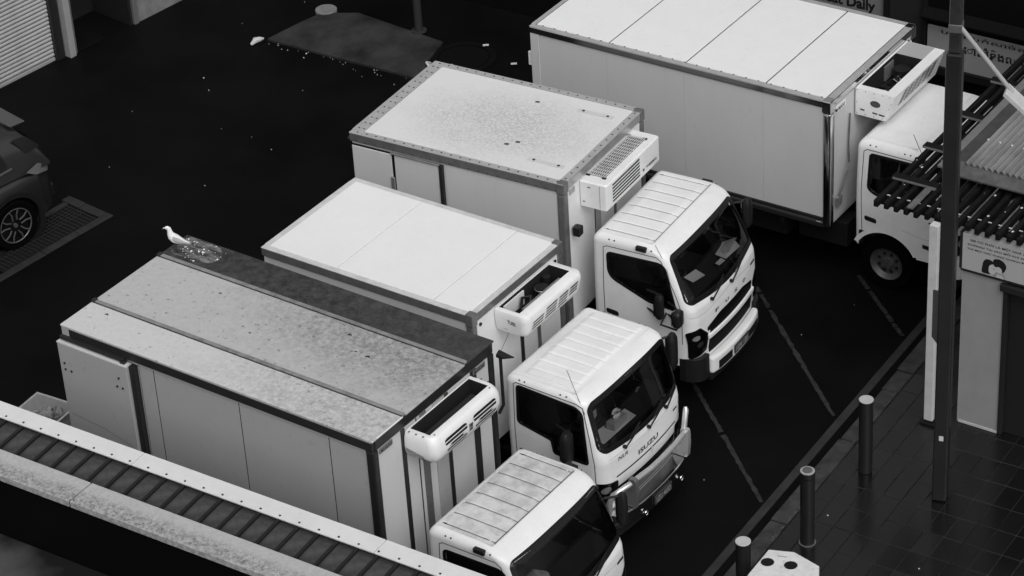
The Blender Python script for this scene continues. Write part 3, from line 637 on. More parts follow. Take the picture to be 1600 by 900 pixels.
# stalk lamp beyond the far front corner
mb=M().tube([(AL+.02,AW+.02,2.2),(AL+.05,AW+.07,2.3),(AL+.05,AW+.07,2.95)],.02,8); mb.hexa([(AL+.02,AW+.03,2.93),(AL+.10,AW+.03,2.93),(AL+.22,AW+.10,2.95),(AL+.0,AW+.12,2.93)],[(AL+.02,AW+.03,2.97),(AL+.10,AW+.03,2.97),(AL+.22,AW+.10,2.965),(AL+.0,AW+.12,2.98)])
mb.build('marker_stalk',BLACK,A,bevel=.006)
pA=params_canter(.175,-.105,.985,CABROOF_OLD); pA['seammat']=mat('dirty_seam',.14,.7,.2)
CA=make_cab(A,AL,AW,pA); front_canter(A,CA,-.105,'1QT 7RC','FUSO')
mirror_part(A,CA,1,1.64,1.0,1.58,.42,.10); mirror_part(A,CA,-1,1.60,1.02,1.40,.36,.17)
chassis(A,AL,AW,CA,.9,.85+.175)
prop_paper(A,CA,[(1.30,-.50),(1.52,-.55),(1.54,-.22),(1.34,-.18)],1.40,'cloth_bag',mat('cloth',.35,.9,.2,var=.8,vscale=12,dark=.12))
M().tube([(CA['X'](1.36),CA['Y'](-.46),1.42),(CA['X'](1.46),CA['Y'](-.36),1.50),(CA['X'](1.50),CA['Y'](-.24),1.46)],[.06,.11,.06],10).build('crumpled_bag',mat('cloth',.35,.9,.2,var=.8,vscale=12,dark=.12),A)

# ============ truck B : clean white roof, TU02 unit, chrome bull bar
BX,BY,BR,BL,BW,BH=-2.868,27.691,-.63364,2.978,1.803,2.816
T=empty('refrigerated_truck',(BX,BY,0),BR,'second truck, plain clean white box roof, TU02 unit and chrome bull bar','truck',GRP)
c=core(T,BL,BW,BH,.9,PANEL); side_panels(c,[.08,BL-.09],0,BW,.92,BH-.13,PANEL)
B(.02,.075,.01,.0215,.92,BH-.13).build('rear_post',PANEL,T)
for y,z in ((0,0),(BW-.045,0)):
    rail('roof_rail',0,BL,y-.004,y+.049,BH-.115,BH-.014,ALUD,T)
rail('roof_rail',BL-.04,BL+.006,.05,BW-.05,BH-.115,BH-.014,ALUD,T); rail('roof_rail',-.004,.04,.05,BW-.05,BH-.115,BH-.014,PANEL,T)
FL=mat('white_flange',.62,.4,.5,var=.7,vscale=7,dark=.42)
for x0,x1,y0,y1 in ((0,BL,-.006,.075),(0,BL,BW-.075,BW+.006),(-.006,.075,.0755,BW-.0755),(BL-.07,BL+.006,.0755,BW-.0755)): B(x0,x1,y0,y1,BH-.0138,BH-.004).build('roof_flange',FL,T,bevel=.003)
for a,b in ((.07,1.05),(1.05,2.41),(2.41,BL-.065)): B(a+.005,b-.005,.07,BW-.07,BH-.03,BH).build('roof_panel',ROOFW,T,bevel=.004)
for y in (0,BW-.085): 
    B(BL-.088,BL+.012,y-.008,y+.093,BH-.16,BH+.003).build('corner_casting',ALUD,T,bevel=.01); B(BL-.085,BL+.008,y-.005,y+.09,.9,BH-.161).build('corner_post',ALUD,T,bevel=.02)
mb=M()
for i in range(16):
    for y in (.03,BW-.03): mb.cyl((.1+i*.185,y,BH-.005),(.1+i*.185,y,BH),.012,n=8)
mb.build('roof_rivets',PANEL,T,kind='stuff')
B(BL-.02,BL-.008,.09,BW-.09,.92,BH-.13).build('front_panel',WHITE,T,smooth=0)
for y in (.16,1.66): dots([(y,2.62)],lambda y_,z,o:(BL-.008+o,y_,z),.022,.012,12).build('front_bolt',BLACK,T)
strip([(.50,2.05),(.72,2.22)],.008,lambda y,z,o:(BL-.006,y,z),0).build('front_seam',SEAMD,T,smooth=0); B(BL-.0085,BL+.002,.90,.96,.92,2.5).build('front_strip',DARKTRIM,T); B(BL-.0085,BL+.002,1.24,1.30,.92,2.5).build('front_strip',ALUD,T)
U=unit_shell(T,BL+.002,.43,.43,1.60,[(2.37,.84,.05),(2.39,.88,.025),(2.45,.93,.008),(2.58,1,0),(2.63,1.0,0),(2.66,.97,.01),(2.672,.93,.03)],.09,(.02,.30,.06,.10),.24,WHITE)
ux=BL+.002; fz=lambda z:lerp(z,[(2.37,.84),(2.39,.88),(2.45,.93),(2.58,1),(2.63,1),(2.66,.97)])*.43; uf=lambda y,z,o:(ux+fz(z)+o,y,z)
for r_ in range(4):
    z=2.435+r_*.045
    for y0,y1 in ((.56,.78),(.82,1.04),(1.08,1.26),(1.30,1.46)):
        if (r_==0 and y0>1.2) or (r_==3 and y0<.7): continue
        pane(rounded([(y0,z),(y1,z+.004),(y1+.02,z+.026),(y0+.02,z+.022)],.01,3),uf,.004,3).build('vent_slot',SEAL,U)
us=lambda x,z,o:(ux+x,.43+lerp(z,[(2.37,.05),(2.45,.008),(2.58,0)])-o,z)
lettering('unit_lettering','TU02',lambda u,v:us(.17+.11*u,2.53+.05*v-.01*u,.004),SEAMD,U,.02)
M().add([us(.10,2.41,.004),us(.16,2.41,.004),us(.16,2.45,.004),us(.10,2.45,.004)],[(0,1,2,3)]).build('sticker',ALU,U,smooth=0)
mb=M(); mb.cyl((ux+.16,1.14,2.43),(ux+.16,1.14,2.62),.08,n=16); mb.cyl((ux+.10,1.32,2.43),(ux+.10,1.32,2.64),.05,n=12); mb.tube([(ux+.1,.80,2.5),(ux+.08,.86,2.60),(ux+.16,.92,2.62),(ux+.2,.84,2.56)],.02,8); mb.tube([(ux+.2,.6,2.5),(ux+.22,.75,2.6),(ux+.25,.95,2.52)],.025,8); mb.cyl((ux+.24,.55,2.5),(ux+.26,.7,2.55),.04,n=10)
mb.build('compressor',BLACK,U); M().tube([(ux+.16+.082*math.cos(t),1.14+.082*math.sin(t),2.60) for t in [k*.45 for k in range(15)]],.006,5).build('hose_clamp',ALU,U)
B(ux+.03,ux+.045,.56,.95,2.46,2.64).build('inner_plate',WHITE,U); M().hexa([(ux+.24,.62,2.60),(ux+.29,.62,2.60),(ux+.29,1.36,2.60),(ux+.24,1.36,2.60)],[(ux+.24,.62,2.64),(ux+.29,.62,2.65),(ux+.29,1.36,2.65),(ux+.24,1.36,2.64)]).build('coil_frame',ALU,U)
ys=[k*.165 for k in range(-4,5)]
def ribsB(x,y):
    if x<.52 or x>1.20 or abs(y)>.70: return 0
    e=min(1,(x-.52)/.05,(1.20-x)/.03); k=abs(math.sin(math.pi*(y/.165+.5))); return .012*e*min(1,k*2.2)
PB=dict(rear=.345,zt=2.115,rt=.085,bow=.045,z0=.62,belt=1.40,hw=[(.5,.83),(1.4,.845),(2.05,.83)],
  prof=[(.5,1.66),(1.0,1.69),(1.3,1.68),(1.40,1.655),(1.44,1.64),(2.0,1.475),(2.045,1.45),(2.08,1.39),(2.10,1.32),(2.115,1.24)],
  windshield=rounded([(-.775,2.02),(-.80,1.43),(-.4,1.395),(0,1.385),(.4,1.395),(.80,1.43),(.775,2.02),(0,2.04)],[.08,.12,.1,.1,.1,.12,.08,.3],5),
  window=rounded([(.505,2.025),(.50,1.53),(.945,1.44),(.975,1.27),(1.43,1.27),(1.36,1.985)],[.05,.05,.03,.03,.05,.12]),wc=(1.1,1.66),
  door=[(.46,1.0),(.455,1.5),(.46,2.03),(.49,2.055),(1.30,2.04),(1.37,2.0),(1.46,1.60),(1.51,1.30),(1.515,.9)],handle=(.50,1.18),arch=(.95,.40,.50),rearcut=.95,
  dots=[(.53,2.085),(.60,2.085),(1.08,2.08),(1.16,2.08)],rib=ribsB,seam=1.255,crossline=False,rn=(60,180))
CB=make_cab(T,BL,BW,PB); cab=CB['cab']; mf=CB['mf']
cab_text(CB,'badge_isuzu','ISUZU',-.21,.20,1.105,1.165,SEAMD,.006,.02); cab_text(CB,'badge_nlr','NLR',-.58,-.40,1.24,1.285,SEAMD,.006,.012,.2)
patch(CB,'grille_slot',[(-.62,1.035),(-.62,1.055),(.62,1.055),(.62,1.035)],SEAMD,.004,cab,.004); strip(dense([(-.79,1.33),(0,1.30),(.79,1.33)],10),.010,mf,.003).build('panel_gap',PANEL,cab,smooth=0)
patch(CB,'vent_slot',[(.58,1.20),(.58,1.225),(.68,1.225),(.68,1.20)],SEAMD,.004,cab,.004)
M().add([mf(.02,1.02,.006),mf(.06,1.06,.006),mf(.10,1.02,.006),mf(.06,.97,.006)],[(0,1,2,3)]).build('centre_mark',PANEL,cab,smooth=0)
patch(CB,'grille_opening',[(-.60,.90),(-.58,.80),(.58,.80),(.60,.90)],GRIL,.004,cab,.02); patch(CB,'steel_apron',[(-.72,.795),(-.72,.63),(.72,.63),(.72,.795)],mat('apron_steel',.16,.35,.5,metal=.5,var=.7,vscale=8,dark=.06),.004,cab,.02)
for s in (-1,1):
    q=[(.60,1.0),(.60,.74),(.82,.74),(.842,1.04)]; q=q if s>0 else mir(q); hl=patch(CB,'headlight',q,SEAL,.006,T,.03)
    for a,b,r_ in ((.76,.93,.05),(.70,.84,.04)):
        pane([(s*a+r_*math.cos(t),b+r_*math.sin(t)) for t in [2*math.pi*k/12 for k in range(12)]],mf,.009,2).build('reflector',REFL,hl)
    pane(densify(rounded(q,.03,4),.03),mf,.014,4).build('lens',LENS,hl)
bp=sweepbar(CB,'bumper',-.83,.83,.41,.61,.0,.19,CHROME,T,n=40,bevel=.03,taper=.6)
sweepbar(CB,'bumper_lower',-.80,.80,.28,.405,-.02,.10,DARKTRIM,T,bevel=.01); plate(CB,bp,-.18,.18,.44,.56,.195,'1ZU 4UD')
for y in (-.36,.40): M().tube([(CB['X'](1.66+.19+.012),CB['Y'](y)+.03*math.cos(t),.45+.03*math.sin(t)) for t in [k*.5 for k in range(14)]],.007,6).build('tow_ring',CHROME,bp)
X,Y=CB['X'],CB['Y']; bb=empty('bull_bar',(X(1.72),Y(0),.6),0); bb.parent=T
def bbp(p): return (p[0]-1.72,p[1],p[2]-.6)
M().tube([bbp(p) for p in ((1.80,-.46,.96),(1.83,-.2,.955),(1.835,0,.955),(1.83,.3,.955),(1.80,.58,.96))],.034,12).build('top_tube',STEELP,bb)
M().tube([bbp(p) for p in ((1.79,-.56,.96),(1.76,-.68,.95),(1.69,-.77,.90),(1.66,-.80,.80),(1.66,-.80,.68))],.034,12).build('side_tube',STEELP,bb)
M().tube([bbp(p) for p in ((1.78,.60,.98),(1.77,.64,1.06),(1.76,.69,1.20),(1.75,.70,1.23))],[.034,.034,.034,.02],12).build('side_tube',STEELP,bb)
for y in (-.51,.60):
    M().prism(rounded([(1.62,.62),(1.84,.62),(1.86,.84),(1.85,1.01),(1.75,1.01),(1.74,.86),(1.66,.70)],.03,3),lambda a,b,d_,y=y:bbp((a,y+d_,b)),-.03,.03).build('upright',STEELP if y>0 else ALUD,bb,bevel=.012)
for (a,b,c_,d_) in ((-.45,1.36,-.15,1.45),(.02,1.35,.35,1.44),(.42,1.37,.68,1.46)): wiper(CB,a,b,c_,d_)
mirror_part(T,CB,1,1.40,1.0,1.70,.48,.14); mirror_part(T,CB,-1,1.24,.97,1.52,.42,.17)
chassis(T,BL,BW,CB,.9,.95)
prop_paper(T,CB,[(1.28,-.58),(1.50,-.62),(1.52,.02),(1.34,.06)],1.435); 
tb=M().box(X(1.36),X(1.48),Y(-.36),Y(-.10),1.445,1.535); tb.build('tissue_box',mat('carton',.42,.6,.3),T,bevel=.006)
M().loft([[(X(1.42)+r_*math.cos(t)*.6,Y(-.23)+r_*(1+.3*math.sin(3*t))*math.sin(t),z) for t in [2*math.pi*k/12 for k in range(12)]] for r_,z in ((.03,1.536),(.06,1.575),(.035,1.60),(.07,1.625))]).build('tissue',PAPER,T)
patch(CB,'windshield_sticker',[(-.72,1.93),(-.66,1.93),(-.68,1.86),(-.73,1.84)],ALU,-.012,cab,.008)
M().tube([CB['ms'][-1](1.40,1.93,.01),(X(1.30),Y(-.80),2.12),(X(1.16),Y(-.78),2.42)],.004,5).build('antenna',ALUD,T)

# ============ truck C : riveted frame, mottled roof, two side doors
CX,CY,CR,CL,CW,CH=-1.875,30.151,-.5637,3.025,2.019,2.878
T=empty('refrigerated_truck',(CX,CY,0),CR,'third truck, riveted roof frame with a mottled dirty patch and slotted white unit','truck',GRP)
c=core(T,CL,CW,CH,.9,PANEL); side_panels(c,[1.36,CL-.10],0,CW,.92,CH-.13,PANEL)
for a,b in ((.03,.605),(.645,1.28)):
    d=B(a,b,-.012,.0195,.95,CH-.17).build('side_door',PANEL,T,bevel=.008)
    M().box(a-.012,b+.012,-.004,.019,.94,.9501).box(a-.012,b+.012,-.004,.019,CH-.17,CH-.155).box(a-.014,a-.0005,-.004,.019,.94,CH-.155).box(b+.0005,b+.014,-.004,.019,.94,CH-.155).build('door_gasket',RUBBER,d)
B(1.295,1.345,-.03,.02,.94,CH-.15).build('door_post',DARKTRIM,T,bevel=.006); B(.60,1.30,-.035,.0,CH-.155,CH-.135).build('door_hood',ALU,T,bevel=.004)
B(.585,.64,-.035,-.013,2.15,2.40).build('door_latch',ALU,T,bevel=.008)
for y in (0,CW-.06): rail('roof_rail',0,CL,y-.006,y+.066,CH-.12,CH-.008,ALU if y else ALUD,T,bevel=.006)
rail('roof_rail',CL-.07,CL+.006,.067,CW-.067,CH-.12,CH-.008,ALU,T,bevel=.006); rail('roof_rail',-.006,.04,.067,CW-.067,CH-.12,CH-.008,ALU,T,bevel=.006)
TOPF=mat('rail_top',.5,.4,.5,metal=.3,var=.6,vscale=9,dark=.36)
for x0,x1,y0,y1 in ((0,CL,-.008,.085),(0,CL,CW-.085,CW+.008),(-.008,.03,.086,CW-.086),(.034,.16,.086,CW-.086),(CL-.09,CL+.008,.086,CW-.086)): B(x0,x1,y0,y1,CH-.0075,CH).build('roof_flange',TOPF,T,bevel=.0025,seg=1)
mb=M()
for i in range(22):
    x=.1+i*(CL-.2)/21
    for y in (.04,CW-.04): mb.cyl((x,y,CH),(x,y,CH+.004),.011,n=8)
for i in range(13):
    y=.14+i*(CW-.28)/12
    for x in (.06,.13,CL-.045): mb.cyl((x,y,CH),(x,y,CH+.004),.011,n=8)
for i in range(22): mb.cyl((.1+i*(CL-.2)/21,-.006,CH-.1),(.1+i*(CL-.2)/21,-.010,CH-.1),.008,n=8)
mb.build('roof_rivets',HOLE,T,kind='stuff')
B(.165,CL-.095,.09,CW-.09,CH-.03,CH-.003).build('roof_panel',blotch('mottled_roof',.72,.16,(1.65,.95),(1.6,.98),30,.40,.78,fine=.0,floor=.10),T,bevel=.003)
for (x,y) in ((2.30,1.66),(2.34,.36)):
    b=B(x,x+.50,y-.035,y+.035,CH-.003,CH+.006).build('roof_strap',PANEL,T,bevel=.003); dots([(x+.08,y),(x+.42,y)],lambda a,b_,o:(a,b_,CH+.006+o),.018,.006).build('strap_bolts',HOLE,b)
for x,y in ((1.72,1.62),(2.0,.65),(1.9,.55)): M().tube([(x,y,CH),(x+.05,y+.01,CH+.003)],.012,6).build('roof_debris',HOLE,T)
for y in (0,CW-.1): 
    B(CL-.10,CL+.012,y-.010,y+.11,CH-.15,CH+.003).build('corner_casting',ALUD,T,bevel=.014); B(CL-.095,CL+.008,y-.006,y+.10,.9,CH-.151).build('corner_post',ALUD,T,bevel=.02)
B(CL-.02,CL-.008,.10,CW-.10,.92,CH-.13).build('front_panel',WHITE,T,smooth=0)
for y0,y1,mt in ((.72,.725,SEAMD),(.74,.86,PANEL_A),(1.2,1.25,ALUD)): B(CL-.0085,CL+.002,y0,y1,.92,2.45).build('front_strip',mt,T,smooth=0)
B(CL-.006,CL+.004,.14,.26,CH-.22,CH-.15).build('maker_badge',ALU,T)
B(CL-.005,CL+.05,.17,.25,2.16,2.20).build('lamp_bracket',ALUD,T); lm=B(CL+.02,CL+.11,.13,.24,2.10,2.22).build('work_lamp',BLACK,T,bevel=.01)
U=unit_shell(T,CL+.002,.36,.39,1.74,[(2.385,.98,.0),(2.40,1,0),(2.72,1,0),(2.735,.96,.015)],.025,None,0,WHITE); ux=CL+.002; zt_=2.735
mb=M(); hx0,hx1,hy0,hy1=ux+.03,ux+.25,.56,1.56
g=B(hx0,hx1,hy0,hy1,zt_+.0005,zt_+.004).build('fan_opening',SEAL,U)
for i in range(9): x=hx0+(hx1-hx0)*i/8; M().tube([(x,hy0-.02,zt_+.02),(x,hy1+.02,zt_+.02)],.0055,5).build('guard_wire',FL,g)
for i in range(15): y=hy0+(hy1-hy0)*i/14; M().tube([(hx0-.012,y,zt_+.012),(hx1+.012,y,zt_+.012)],.0055,5).build('guard_wire',FL,g)
for x in (hx0,hx1):
    for y in (hy0-.02,hy1+.02): B(x-.025,x+.025,y-.015,y+.015,zt_+.001,zt_+.014).build('guard_clip',SEAL,g)
uf=lambda y,z,o:(ux+.36+o,y,z)
for k in range(6):
    z=2.44+k*.044
    b=B(ux+.358,ux+.3625,.54,1.22,z,z+.026).build('vent_slot',SEAL,U); B(ux+.363,ux+.370,.53,1.23,z-.008,z-.001).build('louvre',WHITE,b)
dots([(1.32,2.47)],uf,.018,.003,12).build('unit_emblem',SEAMD,U); lettering('unit_lettering','THERMAL',lambda u,v:uf(1.38+.28*u,2.455+.035*v,.003),SEAMD,U,.02)
B(ux+.262,ux+.266,.3885,.391,2.40,2.71).build('cover_seam',SEAMD,U)
M().box(ux+.10,ux+.14,.386,.392,2.66,2.67).box(ux+.03,ux+.06,.386,.392,2.45,2.46).build('cover_catch',HOLE,U)
CC=make_cab(T,CL,CW,params_canter(0,0)); front_canter(T,CC,0,'1EM 1BS','FUSO')
mirror_part(T,CC,1,1.42,.99,1.76,.40,.13); mirror_part(T,CC,-1,1.50,1.03,1.42,.22,.16,True); mirror_part(T,CC,-1,1.22,.97,1.48,.34,.10)
chassis(T,CL,CW,CC,.9,.85)
for pts,z in (([(1.20,-.30),(1.36,-.36),(1.42,-.16),(1.26,-.10)],1.50),([(1.30,.34),(1.47,.30),(1.50,.62),(1.40,.70),(1.28,.6)],1.49),([(1.40,.14),(1.47,.12),(1.49,.24),(1.42,.26)],1.50)): prop_paper(T,CC,pts,z)
M().add([(CC['X'](1.30),CC['Y'](.42),1.49),(CC['X'](1.46),CC['Y'](.38),1.53),(CC['X'](1.44),CC['Y'](.66),1.60),(CC['X'](1.26),CC['Y'](.62),1.50)],[(0,1,2,3)]).build('paper_sheet',PAPER,T,smooth=0)
patch(CC,'windshield_sticker',[(.70,2.06),(.74,2.06),(.74,1.99),(.70,1.99)],PAPER,-.014,CC['cab'],.004); patch(CC,'windshield_sticker',[(-.80,1.74),(-.76,1.72),(-.78,1.64),(-.82,1.66)],PAPER,-.014,CC['cab'],.004)
M().tube([CC['ms'][-1](1.32,1.80,.01),(CC['X'](1.26),CC['Y'](-.845),2.0),(CC['X'](1.12),CC['Y'](-.84),2.24)],.004,5).build('antenna',ALUD,T)

# ============ truck D : longest box, at the back
DX,DY,DR,DL,DW,DH=.454,32.993,-.619,4.463,2.340,2.7095
T=empty('refrigerated_truck',(DX,DY,0),DR,'longest truck at the back, clean white roof with four seams and sharp-edged open unit','truck',GRP)
c=core(T,DL,DW,DH,.87,PANEL); side_panels(c,[.14,1.18,2.34,3.50,DL-.10],0,DW,1.0,DH-.13,PANEL,gap=.003)
B(.0,.135,.0,.021,.9,DH-.10).build('rear_post',PANEL,T,bevel=.008); B(-.06,-.005,.02,.06,2.1,2.3).build('rear_latch',WHITE,T,bevel=.006)
for z0,z1,mt in ((.955,.998,DARKTRIM),(.915,.951,mat('rail_grey',.06,.4)),(.86,.911,DARKTRIM)): B(.0,DL-.09,-.006,.03,z0,z1).build('floor_rail',mt,T,bevel=.004)
M().add([(4.28,-.0068,.93),(4.35,-.0068,.93),(4.35,-.0068,.94),(4.28,-.0068,.94)],[(0,1,2,3)]).build('sill_sticker',PAPER,T,smooth=0)
for y in (0,DW-.05): rail('roof_rail',0,DL,y-.008,y+.058,DH-.105,DH-.008,CHROME,T,bevel=.012)
rail('roof_rail',DL-.06,DL+.008,.059,DW-.059,DH-.105,DH-.008,CHROME,T,bevel=.012); rail('roof_rail',-.008,.05,.059,DW-.059,DH-.105,DH-.008,ALU,T)
for x0,x1,y0,y1 in ((0,DL,-.01,.062),(0,DL,DW-.062,DW+.01),(-.01,.05,.063,DW-.063),(DL-.09,DL+.01,.063,DW-.063)): B(x0,x1,y0,y1,DH-.0075,DH-.001).build('roof_flange',TOPF,T,bevel=.0025,seg=1)
B(.02,DL-.05,.03,DW-.03,DH-.06,DH-.012).build('roof_deck',SEAMD,T)
for a,b in ((.055,1.19),(1.19,2.346),(2.346,3.515),(3.515,DL-.095)): B(a+.011,b-.011,.075,DW-.075,DH-.02,DH).build('roof_panel',ROOFW,T,bevel=.003)
mb=M()
for i in range(24): mb.box(.16+i*.18,.18+i*.18,.066,.076,DH-.003,DH+.004)
mb.build('rail_clips',SEAM,T,kind='stuff')
for y in (0,DW-.11): 
    B(DL-.11,DL+.014,y-.014,y+.124,DH-.18,DH+.002).build('corner_casting',CHROME,T,bevel=.016); B(DL-.10,DL+.010,y-.01,y+.12,.86,DH-.181).build('corner_post',CHROME,T,bevel=.03,seg=3)
B(DL-.02,DL-.008,.12,DW-.12,.92,DH-.13).build('front_panel',PANEL,T,smooth=0)
B(DL-.006,DL+.003,.16,.42,DH-.24,DH-.15).build('maker_badge',WHITE,T); lettering('badge_lettering','MAXI',lambda u,v:(DL+.0045,.22+.16*u,DH-.225+.05*v),SEAMD,T); dots([(.175,DH-.2),(2.16,DH-.17)],lambda y,z,o:(DL-.008+o,y,z),.022,.014,12).build('front_bolt',BLACK,T)
M().tube([(DL+.012,.52,2.30),(DL+.02,.47,1.9),(DL+.015,.50,1.6)],.012,6).build('drain_hose',ALUD,T)
M().box(DL+.011,DL+.05,.14,.26,1.12,1.26).build('junction_box',ALU,T,bevel=.006); M().tube([(DL+.03,.2,1.26),(DL+.06,.26,1.4),(DL+.05,.40,1.55)],.014,6).build('cable',ALUD,T)
U=unit_shell(T,DL+.012,.55,.66,2.07,[(2.22,.78,.0),(2.225,.785,0),(2.595,1,0),(2.60,.995,.003)],.012,(.03,.41,.10,.36),.28,WHITE); ux=DL+.012
B(ux+.03,ux+.41,1.712,2.055,2.6005,2.604).build('top_plate',mat('plate_grey',.38,.45,.4),U)
fz=lambda z:lerp(z,[(2.225,.785),(2.595,1)])*.55; uf=lambda y,z,o:(ux+fz(z)+o,y,z)
for ci in range(6):
    for r_ in range(6):
        y=.90+ci*.16+r_*.012; z=2.335+r_*.038
        pane(rounded([(y,z),(y+.13,z),(y+.135,z+.022),(y+.005,z+.022)],.008,2),uf,.003,2).build('vent_slot',SEAL,U)
us=lambda x,z,o:(ux+x,.66-o,z)
em=pane([(.28+.062*math.cos(t),2.43+.036*math.sin(t)) for t in [2*math.pi*k/24 for k in range(24)]],us,.003,3).build('oval_emblem',SEAM,U); band([(.28+.066*math.cos(t),2.43+.04*math.sin(t)) for t in [2*math.pi*k/24 for k in range(24)]],-.006,.004,us,.001,.005).build('emblem_rim',HOLE,em)
for a,b,c_ in ((.07,.13,2.30),(.24,.31,2.29),(.33,.41,2.285)): M().add([us(a,c_,.002),us(b,c_-.006,.002),us(b,c_+.014,.002),us(a,c_+.02,.002)],[(0,1,2,3)]).build('unit_print',SEAMD,U,smooth=0)
dots([(x,z) for x in (.02,.14,.26,.38,.48) for z in (2.245,2.575) if x<.44 or z>2.4]+[(.02,2.4),(.50,2.48),(.47,2.4)],us,.006,.003,6).build('unit_rivets',HOLE,U,kind='stuff')
mb=M(); rr=random.Random(3)
mb.cyl((ux+.2,1.55,2.33),(ux+.2,1.55,2.5),.11,n=16); mb.cyl((ux+.12,1.05,2.34),(ux+.32,1.05,2.36),.07,n=12)
for k in range(7): 
    y=.85+k*.11; mb.tube([(ux+rr.uniform(.06,.38),y,2.36),(ux+rr.uniform(.06,.38),y+.08,2.46),(ux+rr.uniform(.06,.38),y+.2,2.38)],.014,6)
mb.build('compressor',BLACK,U); mb=M()
for k in range(9): y=.84+k*.09; mb.tube([(ux+rr.uniform(.08,.36),y,2.40),(ux+rr.uniform(.08,.36),y+.05,2.44)],.012,6)
mb.build('copper_fittings',CHROME,U); M().box(ux+.04,ux+.06,1.36,1.60,2.36,2.56).build('fin_block',ALU,U)
PD=dict(rear=.24,zt=2.115,rt=.12,bow=.06,z0=.60,belt=1.38,hw=[(.5,.925),(1.2,.94),(1.5,.935),(2.05,.90)],
  prof=[(.5,1.72),(.9,1.74),(1.2,1.73),(1.36,1.70),(1.42,1.66),(1.98,1.36),(2.03,1.32),(2.08,1.22),(2.10,1.12),(2.115,1.02)],
  windshield=rounded([(-.83,1.97),(-.90,1.42),(-.4,1.37),(0,1.36),(.4,1.37),(.90,1.42),(.83,1.97),(0,1.99)],[.06,.1,.1,.1,.1,.1,.06,.3],5),
  window=rounded([(.435,1.955),(.42,1.46),(.52,1.40),(1.05,1.34),(1.40,1.30),(1.34,1.62),(1.14,1.96)],[.05,.08,.1,.1,.06,.1,.1]),wc=(.9,1.65),
  door=[(.345,.82),(.33,1.4),(.345,1.97),(.39,2.005),(1.10,2.0),(1.20,1.95),(1.40,1.6),(1.47,1.3),(1.46,1.0)],handle=(.38,1.06),arch=(.68,.42,.47),rearcut=.83,
  dots=[(.42,2.06),(.50,2.06),(.90,2.06),(.98,2.06)],rib=lambda x,y:0,seam=1.03,crossline=False,marker=(1.05,2.04),rn=(20,40))
CD=make_cab(T,DL,DW,PD); cab=CD['cab']
patch(CD,'grille_opening',[(-.62,1.10),(-.58,.82),(.58,.82),(.62,1.10)],BLACK,.005,cab,.03)
for s in (-1,1):
    q=[(.66,1.06),(.66,.78),(.90,.76),(.93,1.08)]; q=q if s>0 else mir(q); hl=patch(CD,'headlight',q,SEAL,.006,T,.03)
    for a,b,r_ in ((.80,.95,.06),(.74,.84,.04)): pane([(s*a+r_*math.cos(t),b+r_*math.sin(t)) for t in [2*math.pi*k/12 for k in range(12)]],CD['mf'],.009,2).build('reflector',REFL,hl)
    pane(densify(rounded(q,.03,4),.03),CD['mf'],.014,4).build('lens',LENS,hl)
    q=[(1.20,.86),(1.30,.85),(1.30,.79),(1.20,.80)]; patch(CD,'side_indicator',q,BLACK,.008,T,.01,side=s)
sweepbar(CD,'bumper',-.90,.90,.42,.70,.0,.12,WHITE,T,n=36,bevel=.03,taper=.5); wiper(CD,-.5,1.33,-.1,1.42); wiper(CD,.05,1.33,.5,1.42)
strip(dense([(.9,.98),(1.25,.93),(1.5,1.0)],6),.010,CD['ms'][-1],.003).build('fender_crease',PANEL,cab,smooth=0)
mirror_part(T,CD,1,1.60,1.12,1.5,.36,.17); mirror_part(T,CD,-1,1.50,1.05,1.30,.26,.15)
chassis(T,DL,DW,CD,.87,.67,.78)
B(DL-.6,DL+.1,.3,.62,.45,.8).build('battery_box',RUBBER,T,bevel=.01)
M().tube([(CD['X'](1.16),CD['Y'](-.86),2.03),(CD['X'](1.0),CD['Y'](-.86),2.36)],.004,5).build('antenna',SEAM,T)
# ------------------------------------------------------------------ near building: lean-to roof in front of the first truck
LT=empty('lean_to_building',(AX,AY,0),AR+R(2.4),'low building in the near corner, white roof edge, ribbed dark roof and mossy coping','building')
FLASH=mat('painted_flashing',.72,.4,.5,var=.4,vscale=4,dark=.55,speck=.12,sscale=18)
COPE=blotch('mossy_coping',.46,.05,(2.5,-1.85),(9,.17),24,.40,.66,rough=.85,floor=.25)
PAN=mat('dark_roof_sheet',.040,.25,.4,var=1,vscale=5,dark=.09)  # paler noise patches are reflections painted into the sheet colour
RIBM=mat('roof_rib',.012,.4,.35)
y0=-.905; 
for a,b in ((-3,1.80),(1.80,4.9),(4.9,8.5)):
    M().hexa([(a+.004,y0-.225,2.595),(b-.004,y0-.225,2.595),(b-.004,y0,2.595),(a+.004,y0,2.595)],[(a+.004,y0-.225,2.615),(b-.004,y0-.225,2.615),(b-.004,y0,2.622),(a+.004,y0,2.622)]).build('flashing',FLASH,LT,bevel=.004)
B(-3,8.5,y0-.02,y0-.004,2.36,2.594).build('fascia',FLASH,LT)
B(-3,8.5,-1.6,y0-.06,0,1.9).build('wall',DARKTRIM,LT,smooth=0)
ya,za=y0-.20,2.552; yb,zb_=-1.58,2.518
M().add([(-3,ya,za-.02),(8.5,ya,za-.02),(8.5,yb,zb_-.02),(-3,yb,zb_-.02)],[(0,1,2,3)]).build('roof_deck',RUBBER,LT,smooth=0)
SP=.245; x=-2.9; rivs=[]; rme=None
dn=Vector((0,za-zb_,-(ya-yb))).normalized(); dn=Vector((0,-(za-zb_),(ya-yb))).normalized()
k=0
